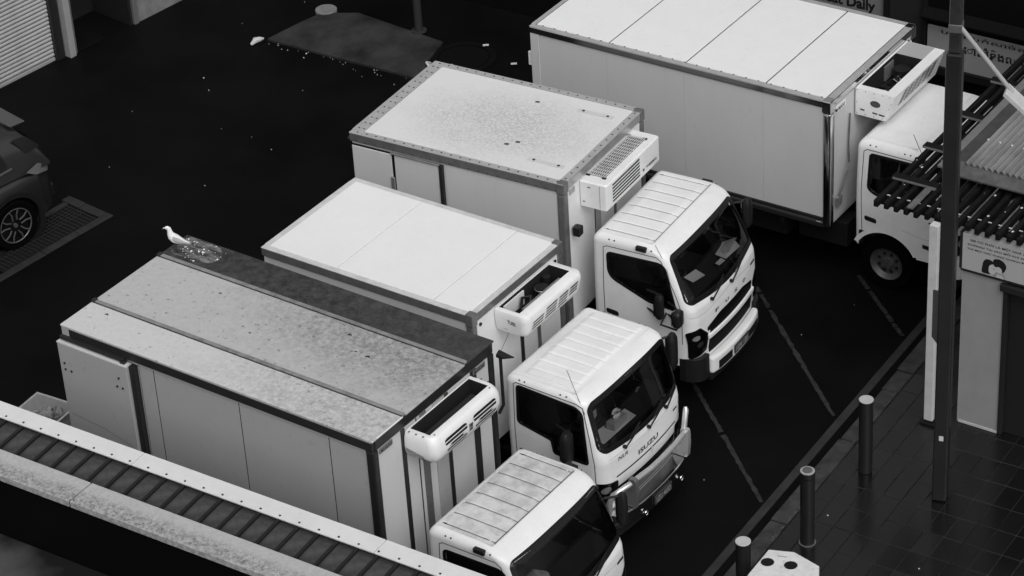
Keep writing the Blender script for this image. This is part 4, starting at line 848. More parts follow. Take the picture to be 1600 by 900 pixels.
while x<8.4:
    mb=M(); o=.030
    b=[(x-.017,ya,za),(x+.017,ya,za),(x+.017,yb,zb_),(x-.017,yb,zb_)]; t=[tuple(Vector(p)+dn*.040) for p in b]
    if k==0:
        rm=M().hexa([(p[0]-x,p[1],p[2]) for p in b],[(p[0]-x,p[1],p[2]) for p in t]).mesh('rib',bevel=.004,seg=1); rm.materials.append(RIBM)
        pmn=M().hexa([(.02,ya,za-.004),(SP-.02,ya,za-.004),(SP-.02,yb,zb_-.004),(.02,yb,zb_-.004)],[tuple(Vector(q)+dn*.006) for q in ((.016,ya,za),(SP-.016,ya,za),(SP-.016,yb,zb_),(.016,yb,zb_))]).mesh('roof_sheet',smooth=0); pmn.materials.append(PAN)
    for nm,me in (('rib',rm),('roof_sheet',pmn)):
        ob=bpy.data.objects.new(nm,me); COL.objects.link(ob); ob.parent=LT; ob.location=(x,0,rng.uniform(-.003,.003) if nm!='rib' else 0)
    rivs.append((x,y0-.19)); x+=SP; k+=1
dots(rivs,lambda a,b,o:(a,b,2.613+o),.012,.01).build('flashing_bolts',HOLE,LT,kind='stuff')
for a,b in ((-3,1.62),(1.62,5.2),(5.2,8.5)):
    B(a+.009,b-.009,-1.93,-1.565,2.52,2.60).build('coping_stone',COPE,LT,bevel=.008)
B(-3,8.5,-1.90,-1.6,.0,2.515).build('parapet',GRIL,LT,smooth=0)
LR=blotch('blurred_ledge_patch',.002,.10,(.75,-2.75),(1.15,.85),1.2,.0,.3,rough=.9)  # grey patch on black imitates an out-of-focus ledge near the camera
B(-4,8.5,-9,-1.91,1.70,1.75).build('ledge_standin_roof',LR,LT,smooth=0)  # made-up roof sheet, added to stand in for the blurred near ledge

# ------------------------------------------------------------------ crate of rubbish behind the lean-to
cr=empty('plastic_crate',(-5.80,28.34,0),R(-32),'white plastic crate of rubbish on the ground behind the nearest truck','crate')
CRM=mat('crate_plastic',.42,.5,.4,var=.5,vscale=8,dark=.3)
mb=M(); a,b,h=.30,.22,.30
for s_ in (-1,1):
    mb.hexa([(-a*.86,s_*b*.86-.008,0),(a*.86,s_*b*.86-.008,0),(a*.86,s_*b*.86+.008,0),(-a*.86,s_*b*.86+.008,0)],[(-a,s_*b-.008,h),(a,s_*b-.008,h),(a,s_*b+.008,h),(-a,s_*b+.008,h)])
    mb.hexa([(s_*a*.86-.008,-b*.86,0),(s_*a*.86+.008,-b*.86,0),(s_*a*.86+.008,b*.86,0),(s_*a*.86-.008,b*.86,0)],[(s_*a-.008,-b,h),(s_*a+.008,-b,h),(s_*a+.008,b,h),(s_*a-.008,b,h)])
mb.box(-a*.86,a*.86,-b*.86,b*.86,0,.012); mb.build('tub',CRM,cr,bevel=.004)
mb=M(); mb.box(-a-.02,a+.02,-b-.02,-b+.006,h-.02,h+.004).box(-a-.02,a+.02,b-.006,b+.02,h-.02,h+.004).box(-a-.02,-a+.006,-b+.007,b-.007,h-.02,h+.004).box(a-.006,a+.02,-b+.007,b-.007,h-.02,h+.004); mb.build('rim',CRM,cr,bevel=.004)
mb=M()
for k in range(14):
    p=Vector((rng.uniform(-.22,.22),rng.uniform(-.15,.15),rng.uniform(.12,.24))); mb.tube([p,p+Vector((rng.uniform(-.08,.08),rng.uniform(-.06,.06),.05)),p+Vector((rng.uniform(-.1,.1),rng.uniform(-.08,.08),.02))],[.03,.05,.02],7)
mb.build('rubbish',mat('rubbish',.3,.6,.4,var=1,vscale=15,dark=.03),cr,kind='stuff')

# ------------------------------------------------------------------ gull on the first truck's roof
gu=empty('gull',(0,0,0),0,'white gull standing on the rear corner of the weathered truck roof','bird')
ca,sa=math.cos(AR),math.sin(AR); gx,gy=.10,1.80
gu.location=(AX+ca*gx-sa*gy,AY+sa*gx+ca*gy,AH+.002); gu.rotation_euler=(0,0,R(188)); gu.scale=(.84,)*3
sp=[(.205,.305,.004,.004),(.180,.310,.010,.010),(.168,.314,.021,.022),(.150,.318,.027,.028),(.130,.312,.026,.030),(.112,.285,.027,.032),(.092,.245,.036,.042),(.06,.205,.052,.058),(.01,.175,.060,.064),(-.05,.158,.052,.054),(-.10,.150,.036,.036),(-.14,.147,.024,.020),(-.185,.143,.016,.010),(-.20,.142,.012,.006)]
rings=[]
def gr(x_,z_):
    a=R(20); return (math.cos(a)*x_-math.sin(a)*(z_-.15),.16+math.sin(a)*x_+math.cos(a)*(z_-.15))
sp=[gr(a,b_)+(c_,d_) for a,b_,c_,d_ in sp]
for i,(x_,z_,rw,rh) in enumerate(sp):
    nx=Vector((sp[max(i-1,0)][0]-sp[min(i+1,len(sp)-1)][0],0,sp[max(i-1,0)][1]-sp[min(i+1,len(sp)-1)][1])).normalized(); vv=Vector((-nx.z,0,nx.x))
    rings.append([tuple(Vector((x_,rw*math.cos(t),z_))+vv*(rh*math.sin(t))) for t in [2*math.pi*k/14 for k in range(14)]])
M().loft(rings,True,True).build('body',mat('gull_white',.82,.7,.3),gu,smooth=80)
for s_ in (-1,1):
    wr=[]
    for x_,z_,rh,wd in ((.055,.20,.018,.010),(.03,.195,.042,.012),(-.03,.18,.042,.012),(-.09,.165,.028,.010),(-.15,.152,.016,.008),(-.235,.140,.004,.003)):
        g_=gr(x_,z_); wr.append([(g_[0],s_*(.056*max(.25,1-max(0,-x_-.02)*3.6))+wd*math.cos(t),g_[1]+rh*math.sin(t)) for t in [2*math.pi*k/8 for k in range(8)]])
    M().loft(wr,True,True).build('wing',mat('gull_grey',.42,.7,.3),gu,smooth=60)
    mb=M().tube([(.0,s_*.03,.13),(-.006,s_*.03,.06),(.0,s_*.03,.004)],[.010,.006,.006],6); 
    for dy in (-.018,0,.018): mb.tube([(0,s_*.03,.006),(.045,s_*.03+dy,.004)],.004,5)
    mb.build('leg',mat('gull_leg',.04,.6),gu)
    e_=gr(.155,.322); M().cyl((e_[0],s_*.0255,e_[1]),(e_[0],s_*.0285,e_[1]),.005,n=8).build('eye',BLACK,gu)
M().hexa([(gr(-.2,.138)[0],-.022,gr(-.2,.138)[1]),(gr(-.2,.138)[0],.022,gr(-.2,.138)[1]),(gr(-.26,.136)[0],.016,gr(-.26,.136)[1]),(gr(-.26,.136)[0],-.016,gr(-.26,.136)[1])],[(gr(-.2,.146)[0],-.022,gr(-.2,.146)[1]),(gr(-.2,.146)[0],.022,gr(-.2,.146)[1]),(gr(-.26,.141)[0],.016,gr(-.26,.141)[1]),(gr(-.26,.141)[0],-.016,gr(-.26,.141)[1])]).build('tail',BLACK,gu)
M().tube([(gr(a,b_)[0],0,gr(a,b_)[1]-dd) for a,b_,dd in ((.168,.312,0),(.20,.306,.008),(.222,.298,.02))],[.009,.006,.002],7).build('beak',mat('gull_beak',.12,.5),gu)

# ------------------------------------------------------------------ left building with roller shutter
SB=empty('shutter_building',(-6.513,38.156,0),math.atan2(.7257,.688),'building with a pale roller shutter and grey wall at the upper left','building')
WALLG=mat('grey_render',.24,.8,.3,var=.9,vscale=2.5,dark=.10)
STEEL=mat('painted_steel',.34,.45,.4,var=.5,vscale=5,dark=.24)
sm=M()
n=8; prof=[(.0,.0),(-.006,.008),(-.015,.02),(-.017,.034),(-.015,.048),(-.006,.058),(.0,.064)]
sm.loft([[(-5.5,y,z) for y,z in prof],[(-.18,y,z) for y,z in prof]],False)
SHM=mat('shutter_slat',.42,.5,.4,var=.6,vscale=3,dark=.27); sme=sm.mesh('shutter_slat',smooth=60); sme.materials.append(SHM)
for k in range(56):
    ob=bpy.data.objects.new('shutter_slat',sme); COL.objects.link(ob); ob.parent=SB; ob.location=(0,.13+rng.uniform(-.002,.002),.06+k*.068)
B(-5.5,-.18,.10,.15,.0,.05).build('shutter_foot',STEEL,SB,bevel=.006); B(-5.5,-.18,.15,.17,0,4).build('shutter_back',BLACK,SB,smooth=0)
B(-.175,-.02,.06,.30,0,4.5).build('jamb',DARKTRIM,SB,smooth=0); B(0,.115,-.05,.30,0,4.5).build('pillar',STEEL,SB,bevel=.006); B(.122,.18,.0,.30,0,4.5).build('pillar',mat('steel_dark',.14,.5),SB,bevel=.006)
B(.18,1.28,.9,1.0,0,4.5).build('recess_back',DARKTRIM,SB,smooth=0); B(.5,.56,.7,.8,0,4.5).build('recess_pipe',DARKTRIM,SB)
B(1.28,1.33,.02,.9,0,4.5).build('frame_post',DARKTRIM,SB); B(1.335,1.42,-.03,.9,0,4.5).build('frame_post',mat('steel_dark',.14,.5),SB,bevel=.006); B(1.43,9,.0,.9,0,4.5).build('wall',WALLG,SB,smooth=0)
B(.185,.75,.0,.85,0,.03).build('door_step',mat('step_dark',.004,.6,.1),SB,bevel=.01)
B(-5.5,9,.3,1.1,4.5,4.8).build('parapet',DARKTRIM,SB,smooth=0)

# ------------------------------------------------------------------ concrete pad, lids, thin pole, litter
PADM=mat('pad_concrete',.046,.5,.35,var=1,vscale=1.8,dark=.010,speck=.3,sscale=30,bump=.2,bscale=40)
M().prism([(-3.484,38.276),(-1.314,36.786),(-1.12,36.66),(-1.02,37.25),(-.80,37.80),(-2.1,38.95),(-2.677,39.018),(-2.988,38.759)],lambda a,b,d_:(a,b,d_),-.03,.045).build('concrete_pad',PADM,bevel=.01,kind='structure',label='dark concrete pad at the back of the yard')
M().cyl((-2.60,39.11,0),(-2.60,39.11,.06),.17,n=28).build('round_lid',mat('lid_plastic',.22,.6,.3,var=.8,vscale=8,dark=.12),bevel=.01,label='pale round lid lying at the corner of the concrete pad',cat='lid')
mh=empty('manhole',(-.50,37.30,.003),0,'dark round manhole cover in the ground beside the thin pole','manhole')
M().loft([[(r_*math.cos(t),r_*math.sin(t),z) for t in [2*math.pi*k/40 for k in range(40)]] for r_,z in ((.50,0),(.50,.012),(.40,.012),(.40,0))]).build('ring',mat('iron',.0042,.5,.2,var=.8,vscale=10,dark=.005),mh); M().cyl((0,0,0),(0,0,.008),.38,n=40).build('cover',mat('iron_dark',.005,.5,.15),mh)
pl=empty('thin_pole',(-1.16,38.2,0),0,'slim grey pole standing on the concrete pad behind the trucks','pole')
M().cyl((0,0,.04),(0,0,5),.062,n=14).build('shaft',mat('pole_grey',.035,.6,.2),pl); M().cyl((0,0,.04),(0,0,.06),.12,n=14).build('base_plate',mat('pole_grey',.035,.6,.2),pl)
LITM=mat('litter_paper',.6,.8,.2)
bagm=M().tube([(-.10,-.02,.02),(-.02,0,.07),(.05,.02,.06),(.12,.06,.04)],[.02,.05,.04,.015],9); bo=bagm.build('crumpled_bag',LITM,label='crumpled white bag on the asphalt left of the concrete pad',cat='bag'); bo.location=(-3.64,38.2,0); bo.rotation_euler=(0,0,.3)
mb=M()
def scrap(x,y,r_):
    t=rng.uniform(0,3.1); c_,s_=math.cos(t)*r_,math.sin(t)*r_; q=rng.uniform(.3,.7)
    mb.add([(x+c_,y+s_,.006),(x-s_*q,y+c_*q,.006),(x-c_,y-s_,.006),(x+s_*q,y-c_*q,.006),(x,y,.022)],[(0,1,4),(1,2,4),(2,3,4),(3,0,4)])
for k in range(26):
    t=rng.random(); off=abs(rng.gauss(0,.12))+.02; scrap(-3.484+2.17*t-.566*off,38.276-1.49*t-.824*off,rng.choice((.006,.008,.01,.02)))
for x_,y_ in ((-2.9,36.6),(-4.4,37.2),(-4.3,36.8),(-4.05,35.6),(-5.4,36.3),(-2.2,35.1),(-3.3,34.9),(-5.6,34.7),(-4.2,34.0),(-3.6,35.3),(-3.9,38.9),(-2.95,39.5),(-2.0,39.6),(3.6,29.3),(2.1,26.4),(4.35,29.9)): scrap(x_,y_,rng.choice((.006,.008,.010,.014)))
mb.build('litter',LITM,label='scattered pale scraps of litter on the wet asphalt',cat='litter',kind='stuff',smooth=0)
mb=M()
for k in range(6): 
    q=kp(rng.uniform(-1,5),rng.uniform(.6,3.2),.125); mb.box(q[0]-.008,q[0]+.008,q[1]-.006,q[1]+.006,.124,.132)
mb.build('litter',LITM,label='tiny pale crumbs on the footpath pavers',cat='litter',kind='stuff',smooth=0)
mb=M()
for x_,y_,l in ((-.75,36.98,.0),(-.2,37.55,.0),(.2,36.9,.0)): mb.box(x_,x_+.09,y_,y_+.05,.05,.058)
mb.build('litter',LITM,label='flat pale wrappers lying around the manhole cover',cat='litter',kind='stuff',smooth=0)
M().tube([(-1.0,36.95,.06),(-1.05,37.05,.10),(-1.0,37.12,.05)],.022,7).build('paper_cup',LITM,label='small white cup behind the far rear corner of the riveted truck',cat='cup')

# ------------------------------------------------------------------ drain grate by the car
DG=empty('drain_grate',(-6.37,32.95,0),math.atan2(.74,.67),'steel bar drain grate in a concrete frame behind the dark car','grate')
IRON=mat('grate_steel',.045,.4,.5,metal=.3,var=.7,vscale=9,dark=.03)
B(-.95,.75,-.30,.30,.001,.004).build('pit',RUBBER,DG,smooth=0)
for a0,a1,b0,b1 in ((-1.6,-.32,-.44,-.31),(-.31,.30,-.44,-.31),(.31,.92,-.44,-.31),(.77,.92,-.305,.10),(.77,.92,.11,.46),(-.95,-.2,.31,.40),(-.19,.76,.31,.40)): B(a0,a1,b0,b1,.0,.02+rng.uniform(0,.008)).build('frame_stone',mat('frame_concrete',.028,.5,.4,var=.9,vscale=5,dark=.012),DG,bevel=.008)
for k in range(24): B(-.9+k*.07,-.892+k*.07,-.29,.29,.008,.022).build('bar',IRON,DG,smooth=0)
for k in range(6): B(-.93,.74,-.05+k*.065,-.044+k*.065,.0225,.03).build('cross_bar',IRON,DG,smooth=0)

# ------------------------------------------------------------------ dark car at the left edge
CARRIM=mat('car_rim',.14,.35,.5,metal=.5)
V=empty('parked_car',(-6.637,32.649,0),R(222),'dark hatchback car with five-spoke wheel cut off by the left edge','car')
CARP=mat('car_paint',.015,.28,.5,coat=.4); CARD=mat('car_cladding',.010,.5,.4)
st=[(-.78,.62,.98,.50),(-.74,.74,1.00,.44),(-.66,.82,1.03,.38),(-.5,.87,1.09,.33),(-.2,.895,1.10,.28),(.3,.90,1.08,.25),(1.5,.90,1.03,.22),(2.4,.895,1.0,.22),(2.9,.88,.96,.25),(3.3,.83,.86,.28),(3.5,.74,.74,.32),(3.58,.6,.62,.4)]
sx=lambda i:[(s_[0],s_[i]) for s_ in st]
def body(u,v):
    x_=-.78+4.36*u; hw_=lerp(x_,sx(1)); zt_=lerp(x_,sx(2)); zb2=lerp(x_,sx(3)); t=-.5+v*2; a=math.pi*(v*1.0)   # half ring from left bottom over the top to right bottom
    e=.42; cy=math.cos(a); sy=math.sin(a); yy=hw_*math.copysign(abs(cy)**e,cy); zz=zb2+(zt_-zb2)*abs(sy)**e
    return (x_,-.9+yy,zz)
def arch(u,v):
    p=body(u,v); return any((p[0]-wx_)**2+(p[2]-.36)**2<.425**2 for wx_ in (0,2.65)) and abs(p[1]+.9)>.6
M().grid(body,170,64,arch).build('body',CARP,V,smooth=45)
B(-.6,3.4,-1.55,-.25,.24,.9).build('underbody',RUBBER,V,smooth=0)
gst=[(-.70,.70,1.10),(-.62,.70,1.33),(-.46,.68,1.53),(-.30,.66,1.585),(.4,.66,1.625),(1.2,.65,1.61),(1.7,.63,1.52),(2.35,.60,1.05)]
def gh(u,v):
    x_=-.70+3.05*u; wt=lerp(x_,[(a_,b_) for a_,b_,c_ in gst]); zt_=lerp(x_,[(a_,c_) for a_,b_,c_ in gst]); a=math.pi*v; e=.35
    cy=math.copysign(abs(math.cos(a))**e,math.cos(a)); h_=abs(math.sin(a))**e; z_=1.02+(zt_-1.02)*h_; wd=.87+(wt-.87)*min(1,max(0,(z_-1.02)/.55)); return (x_,-.9+wd*cy,z_)
M().grid(gh,80,60).build('greenhouse',CARP,V,smooth=50)
def gsd(x_,z_,o):
    wt=lerp(x_,[(a_,b_) for a_,b_,c_ in gst]); return (x_,-.9+.87+(wt-.87)*min(1,(z_-1.02)/.55)+o,z_)
for poly in (rounded([(-.08,1.20),(-.02,1.45),(.55,1.52),(.55,1.16)],.06),rounded([(.62,1.16),(.62,1.52),(1.35,1.50),(1.75,1.14)],.06)): pane(poly,gsd,.012,4).build('side_window',SEAL,V)
pane(rounded([(-.63,1.30),(-.47,1.49),(-.26,1.50),(-.40,1.27)],.03),gsd,.013,3).build('quarter_window',SEAL,V)
strip([(-.12,1.175),(.6,1.13)],.025,gsd,.022).build('chrome_trim',CHROME,V,smooth=0)
M().grid(lambda u,v:((lambda z_:(-.70+lerp(z_,[(1.14,.0),(1.33,.08),(1.52,.24)])-.012,-.9-.58+1.16*u,z_))(1.16+.34*v)),8,6).build('rear_window',SEAL,V)
M().hexa([(-.64,-1.45,1.555),(-.42,-1.45,1.560),(-.42,-.40,1.560),(-.64,-.40,1.555)],[(-.64,-1.45,1.572),(-.38,-1.45,1.588),(-.38,-.40,1.588),(-.64,-.40,1.572)]).build('spoiler',mat('spoiler_grey',.08,.3,.5),V,bevel=.012)
B(.0,.9,-1.4,-.4,1.628,1.635).build('sunroof',SILVER,V,bevel=.003)
for s_ in (-1,1):
    f=lambda x_,z_,o,s_=s_:(x_,-.9+s_*(lerp(x_,sx(1))+o),z_)
    pane(rounded([(-.70,.98),(-.50,1.12),(-.28,1.06),(-.45,.96),(-.70,.90)],.03),f,.012,3).build('tail_light',mat('tail_lens',.16,.2,.5),V)
    band([(.0+.43*math.cos(t),.36+.43*math.sin(t)) for t in [2*math.pi*k/36 for k in range(36)]],-.02,.05,f,-.05,.012).build('wheel_arch_trim',CARD,V)
    for wx_ in (0,2.65):
        wr=empty('wheel',(wx_,-.9+s_*.80,.36),0); wr.parent=V; n=36
        M().loft([[(.36*a_*math.cos(2*math.pi*k/n),s_*b_,.36*a_*math.sin(2*math.pi*k/n)) for k in range(n)] for a_,b_ in ((.7,-.11),(.95,-.11),(1,-.08),(1,.08),(.95,.105),(.72,.095),(.70,.06))]).build('tyre',TYRE,wr,smooth=35)
        M().cyl((0,s_*.03,0),(0,s_*.05,0),.255,n=36).build('rim_back',SEAL,wr)
        M().tube([(.25*math.cos(2*math.pi*k/36),s_*.09,.25*math.sin(2*math.pi*k/36)) for k in range(37)],.010,6).build('rim',CARRIM,wr)
        for k in range(5):
            t=2*math.pi*k/5+.3
            for d_ in (-.2,.2): M().tube([(.09*math.cos(t+d_*1.9),s_*.085,.09*math.sin(t+d_*1.9)),(.17*math.cos(t+d_*1.15),s_*.09,.17*math.sin(t+d_*1.15)),(.245*math.cos(t+d_*1.5),s_*.09,.245*math.sin(t+d_*1.5))],.011,6).build('spoke',CARRIM,wr)
        M().cyl((0,s_*.06,0),(0,s_*.095,0),.03,n=12).build('hub',CARRIM,wr)
M().tube([(.35,-.9+.905,1.0),(.55,-.9+.93,1.0),(.62,-.9+.905,1.0)],.014,6).build('door_handle',CHROME,V)
strip([(.20,1.09),(.30,.95),(.42,.55)],.008,lambda x_,z_,o:(x_,-.9+lerp(x_,sx(1))+.001,z_),0).build('door_seam',SEAMD,V,smooth=0)
for s_ in (-1,1): M().loft([[(x_,-.9+s_*(lerp(x_,sx(1))+.012),z_) for x_ in [-.60+k*.05 for k in range(-1,84) if not(any(abs(-.60+k*.05-wx_)<.44 for wx_ in (0,2.65)))][:1]+[-.55]] for z_ in (.40,.52)],False).build('cladding',CARD,V,smooth=0)
B(-.80,-.70,-1.62,-.18,.42,.62).build('rear_bumper',CARD,V,bevel=.03)

# ------------------------------------------------------------------ bollards, utility box
BOLM=mat('bollard_steel',.014,.3,.5,var=.4,vscale=4,dark=.02); CAPM=mat('bollard_cap',.5,.5,.4,var=.4,vscale=12,dark=.38)
blab=['white-capped steel bollard nearest the white post','steel bollard with a grooved neck and inset cap','white-capped bollard beside the white cabinet']
for i,(x_,y_) in enumerate(((3.97,26.235),(3.135,24.955),(2.295,23.77))):
    b=empty('bollard',(x_,y_,.12),0,blab[i],'bollard','steel bollards along the kerb'); 
    if i!=1:
        M().cyl((0,0,0),(0,0,1.0),.082,n=28).build('tube',BOLM,b); M().cyl((0,0,1.0),(0,0,1.012),.085,n=28).build('cap',CAPM,b,bevel=.003)
    else:
        M().cyl((0,0,0),(0,0,.92),.082,n=28).build('tube',BOLM,b); M().cyl((0,0,.93),(0,0,1.0),.086,n=28).build('neck',BOLM,b,bevel=.006); M().cyl((0,0,.92),(0,0,.93),.074,n=28).build('groove',RUBBER,b)
        M().cyl((0,0,1.0),(0,0,1.008),.082,n=28).build('cap',mat('cap_grey',.34,.5,.4),b); M().cyl((0,0,1.008),(0,0,1.022),.055,n=24).build('cap_disc',mat('cap_dark',.10,.5,.4),b,bevel=.004)
        M().cyl((0,0,0),(0,0,.012),.098,n=28).build('base_ring',ALUD,b)
ub=empty('utility_cabinet',(2.68,23.3,.12),0,'white cabinet with two round black holes in its lid at the bottom edge','cabinet')
up_=[(2.568,23.755),(2.835,23.683),(3.069,23.416),(3.02,23.05),(2.72,22.83),(2.38,22.93),(2.22,23.16),(2.297,23.344)]
up_=[(a-2.68,b_-23.3) for a,b_ in up_]
M().prism(offset(up_,-.02),lambda a,b_,d_:(a,b_,d_),0,.85).build('body',PANEL,ub,bevel=.006); lid=M().prism(up_,lambda a,b_,d_:(a,b_,d_),.851,.885).build('lid',mat('cabinet_lid',.70,.5,.4,var=.7,vscale=9,dark=.5,speck=.4,sscale=18),ub,bevel=.006)
for a,b_ in ((-.15,.235),(.09,.155)):
    M().cyl((a,b_,.8855),(a,b_,.888),.072,n=26).build('hole',RUBBER,lid); M().tube([(a+.076*math.cos(2*math.pi*k/26),b_+.076*math.sin(2*math.pi*k/26),.887) for k in range(27)],.005,5).build('hole_rim',PANEL,lid)
M().tube([(-.03,.335,.89),(-.02,.325,.89),(.06,.30,.89),(.075,.308,.89)],.005,5).build('handle',ALU,lid)

# ------------------------------------------------------------------ kiosk with pergola, signs, posts
KX,KY,KR=5.186,27.099,R(-35.5)
def kw(x_,y_): return (KX+math.cos(KR)*x_-math.sin(KR)*y_,KY+math.sin(KR)*x_+math.cos(KR)*y_)
KI=empty('kiosk',(KX,KY,.12),KR,'small kiosk with pale wall, cartoon sign and clear corrugated roof','building')
KW=mat('kiosk_wall',.30,.8,.3,var=.5,vscale=3,dark=.23,bump=.3,bscale=50)
B(0,.52,0,.14,0,2.14).build('wall',KW,KI,smooth=0); B(.58,3.5,.06,.14,0,2.14).build('door',mat('kiosk_door',.014,.5,.4),KI,smooth=0); B(.525,.575,-.02,.14,0,2.06).build('door_frame',DARKTRIM,KI,bevel=.006)
B(.50,3.5,-.07,-.005,2.03,2.12).build('lintel',DARKTRIM,KI,bevel=.008); B(-.01,3.5,-.03,.14,2.143,2.165).build('sign_ledge',DARKTRIM,KI)
B(.02,.52,-.012,-.0005,.0,.03).build('skirting',mat('skirting',.5,.8),KI)
# wall sign (flat print on a board)
SG=B(0,3.5,-.025,.12,2.168,2.645).build('sign_board',mat('sign_print_white',.42,.6,.3),KI,bevel=.004); B(-.03,-.002,-.03,.12,2.168,2.66).build('sign_edge',DARKTRIM,KI)
ksf=lambda u,v,o:(u,-.0258-o,v)
INK=mat('print_ink',.010,.6,.3); PALE=mat('print_pale',.5,.6,.3)
for i,(tx,x0_,x1_) in enumerate((('EM CÓ PHẢI LÀ MỘT NHÀ ẢO THUẬT',.10,1.02),('KHÔNG? TẠI SAO MỖI KHI ANH NHÌN EM',.07,1.06),('THÌ MỌI THỨ XUNG QUANH ĐỀU BIẾN MẤT',.06,1.08))):
    z_=2.555-i*.058; lettering('sign_lettering',tx,lambda u,v,x0_=x0_,x1_=x1_,z_=z_:ksf(x0_+(x1_-x0_)*u,z_+.045*v,.002),INK,SG,.012)
def kpoly(name,pts,mt,o,r=.02): M().add([ksf(a,b_,o) for a,b_ in rounded(pts,r,4)],[tuple(range(len(rounded(pts,r,4))))]).build(name,mt,SG,smooth=0)
kpoly('printed_hair',[(.245,2.185),(.265,2.34),(.30,2.385),(.36,2.385),(.40,2.36),(.37,2.19)],INK,.002,.04)
kpoly('printed_face',[(.335,2.21),(.34,2.31),(.40,2.345),(.45,2.30),(.45,2.23),(.41,2.19)],PALE,.003,.04)
kpoly('printed_hair',[(.385,2.36),(.395,2.41),(.46,2.43),(.53,2.40),(.56,2.34),(.53,2.27),(.50,2.25),(.47,2.29),(.40,2.32)],INK,.004,.03)
kpoly('printed_face',[(.42,2.25),(.41,2.30),(.46,2.325),(.50,2.30),(.505,2.25),(.46,2.225)],PALE,.0045,.03)
kpoly('printed_body',[(.40,2.175),(.44,2.225),(.50,2.23),(.54,2.20),(.55,2.175)],PALE,.003,.02)
for ln in ([(.40,2.19),(.44,2.245),(.49,2.22)],[(.42,2.18),(.44,2.225)],[(.54,2.18),(.53,2.215),(.50,2.235)],[(.395,2.27),(.41,2.285)]): strip(ln,.006,lambda a,b_,o:ksf(a,b_,o),.006).build('printed_line',INK,SG,smooth=0)
B(0,3.5,.145,3.6,0,.02).build('floor',RUBBER,KI,smooth=0); B(.05,3.5,3.5,3.6,.03,2.4).build('back_wall',BLACK,KI,smooth=0)
# pergola
TIM=mat('dark_timber',.006,.75,.12,var=.8,vscale=6,dark=.012); DROP=mat('droppings',.6,.8,.2)
PG=empty('pergola',(KX,KY,2.76),KR,'dark timber slat pergola over the kiosk beside the white post','pergola')
slat=B(-.028,.028,0,5.6,0,.085).mesh('slat',bevel=.006); slat.materials.append(TIM)
dash_mesh=B(-.022,.022,-.006,.006,.0,.008).mesh('slat_dash'); dash_mesh.materials.append(DROP)  # small white dashes, one beside each slat
dm=M()
for k in range(33):
    x_=-1.09+k*.128; ob=bpy.data.objects.new('slat',slat); COL.objects.link(ob); ob.parent=PG; ob.location=(x_,-.07+rng.uniform(-.015,.015),.06); ob.rotation_euler=(0,0,rng.uniform(-.004,.004))
    oc=bpy.data.objects.new('slat_dash',dash_mesh); COL.objects.link(oc); oc.parent=PG; oc.location=(x_+.064,.14,.12)
    for _ in range(2 if k<5 else 1):
        y_=rng.uniform(.0,.9 if k>4 else 4.6); r_=rng.choice((.004,.006,.008,.016)); dm.add([(x_-r_,y_,.1465),(x_,y_-r_*1.4,.1465),(x_+r_,y_,.1465),(x_,y_+r_*1.6,.1465)],[(0,1,2,3)])
dm.build('bird_droppings',DROP,PG,kind='stuff',smooth=0)
B(-1.14,3.2,.10,.17,.0,.058).build('beam',TIM,PG,bevel=.006); B(-1.14,3.2,1.9,1.97,.0,.058).build('beam',TIM,PG,bevel=.006)
for x0_,x1_,y_ in ((-1.16,-.58,.46),(-1.16,-.80,1.27),(-1.16,-.70,2.15),(-1.16,-.70,3.1)): 
    q=B(x0_,x1_,y_,y_+.12,.147,.175).build('cross_board',TIM,PG,bevel=.004); B(x0_+.02,x1_,y_-.006,y_-.0005,.15,.176).build('board_edge',mat('board_edge',.16,.7),q)
B(-.70,-.62,-.06,.50,.148,.17).build('light_batten',mat('weathered_batten',.14,.7,.3,var=.8,vscale=10,dark=.05),PG,bevel=.004)
# clear corrugated roof over the kiosk
CRF=empty('corrugated_roof',(KX,KY,3.05),KR,'clear corrugated plastic roof with metal flashing above the pergola','roof')
GALV=mat('galvanised',.16,.4,.5,metal=.4,var=.8,vscale=5,dark=.05)
B(-.70,-.60,.72,6,.0,.03).build('edge_flashing',mat('flashing_light',.20,.4,.5,metal=.3,var=.5,vscale=6,dark=.12),CRF,bevel=.004)
M().hexa([(-.595,.72,-.06),(3.5,.72,-.06),(3.5,.95,.0),(-.595,.95,.0)],[(-.595,.72,-.04),(3.5,.72,-.04),(3.5,.95,.02),(-.595,.95,.02)]).build('front_flashing',GALV,CRF)
B(-.595,-.42,.955,6,.0,.015).build('side_flashing',mat('flashing_dark',.05,.35,.5,var=.8,vscale=6,dark=.02),CRF)
CLR=mat('corrugated_plastic',.30,.18,.6,var=.7,vscale=3,dark=.07,aniso=(1,.3,1)); CLR.node_tree.nodes['Principled BSDF'].inputs['Alpha'].default_value=.75; 
M().grid(lambda u,v:(-.44+3.9*u,.90+5.1*v,.03+.02*math.sin(2*math.pi*3.9*u/.076)),420,12).build('corrugated_sheet',CLR,CRF,smooth=60)
WH=[]
for y_ in (1.50,2.5,3.5):
    WH+=[(-.44+.076*(k*2+.25),y_) for k in range(24)]
dots(WH,lambda a,b_,o:(a,b_,.045+o),.013,.012,6).build('roof_screws',DROP,CRF,kind='stuff')
for y_ in (1.45,2.45,3.45): B(-.6,3.4,y_,y_+.06,-.06,.0).build('purlin',TIM,CRF)
B(-.55,3.4,1.2,5.8,-.10,-.09).build('ceiling_sheet',mat('ceiling_sheet',.18,.7,.3,var=.5,vscale=2,dark=.08),CRF,smooth=0)
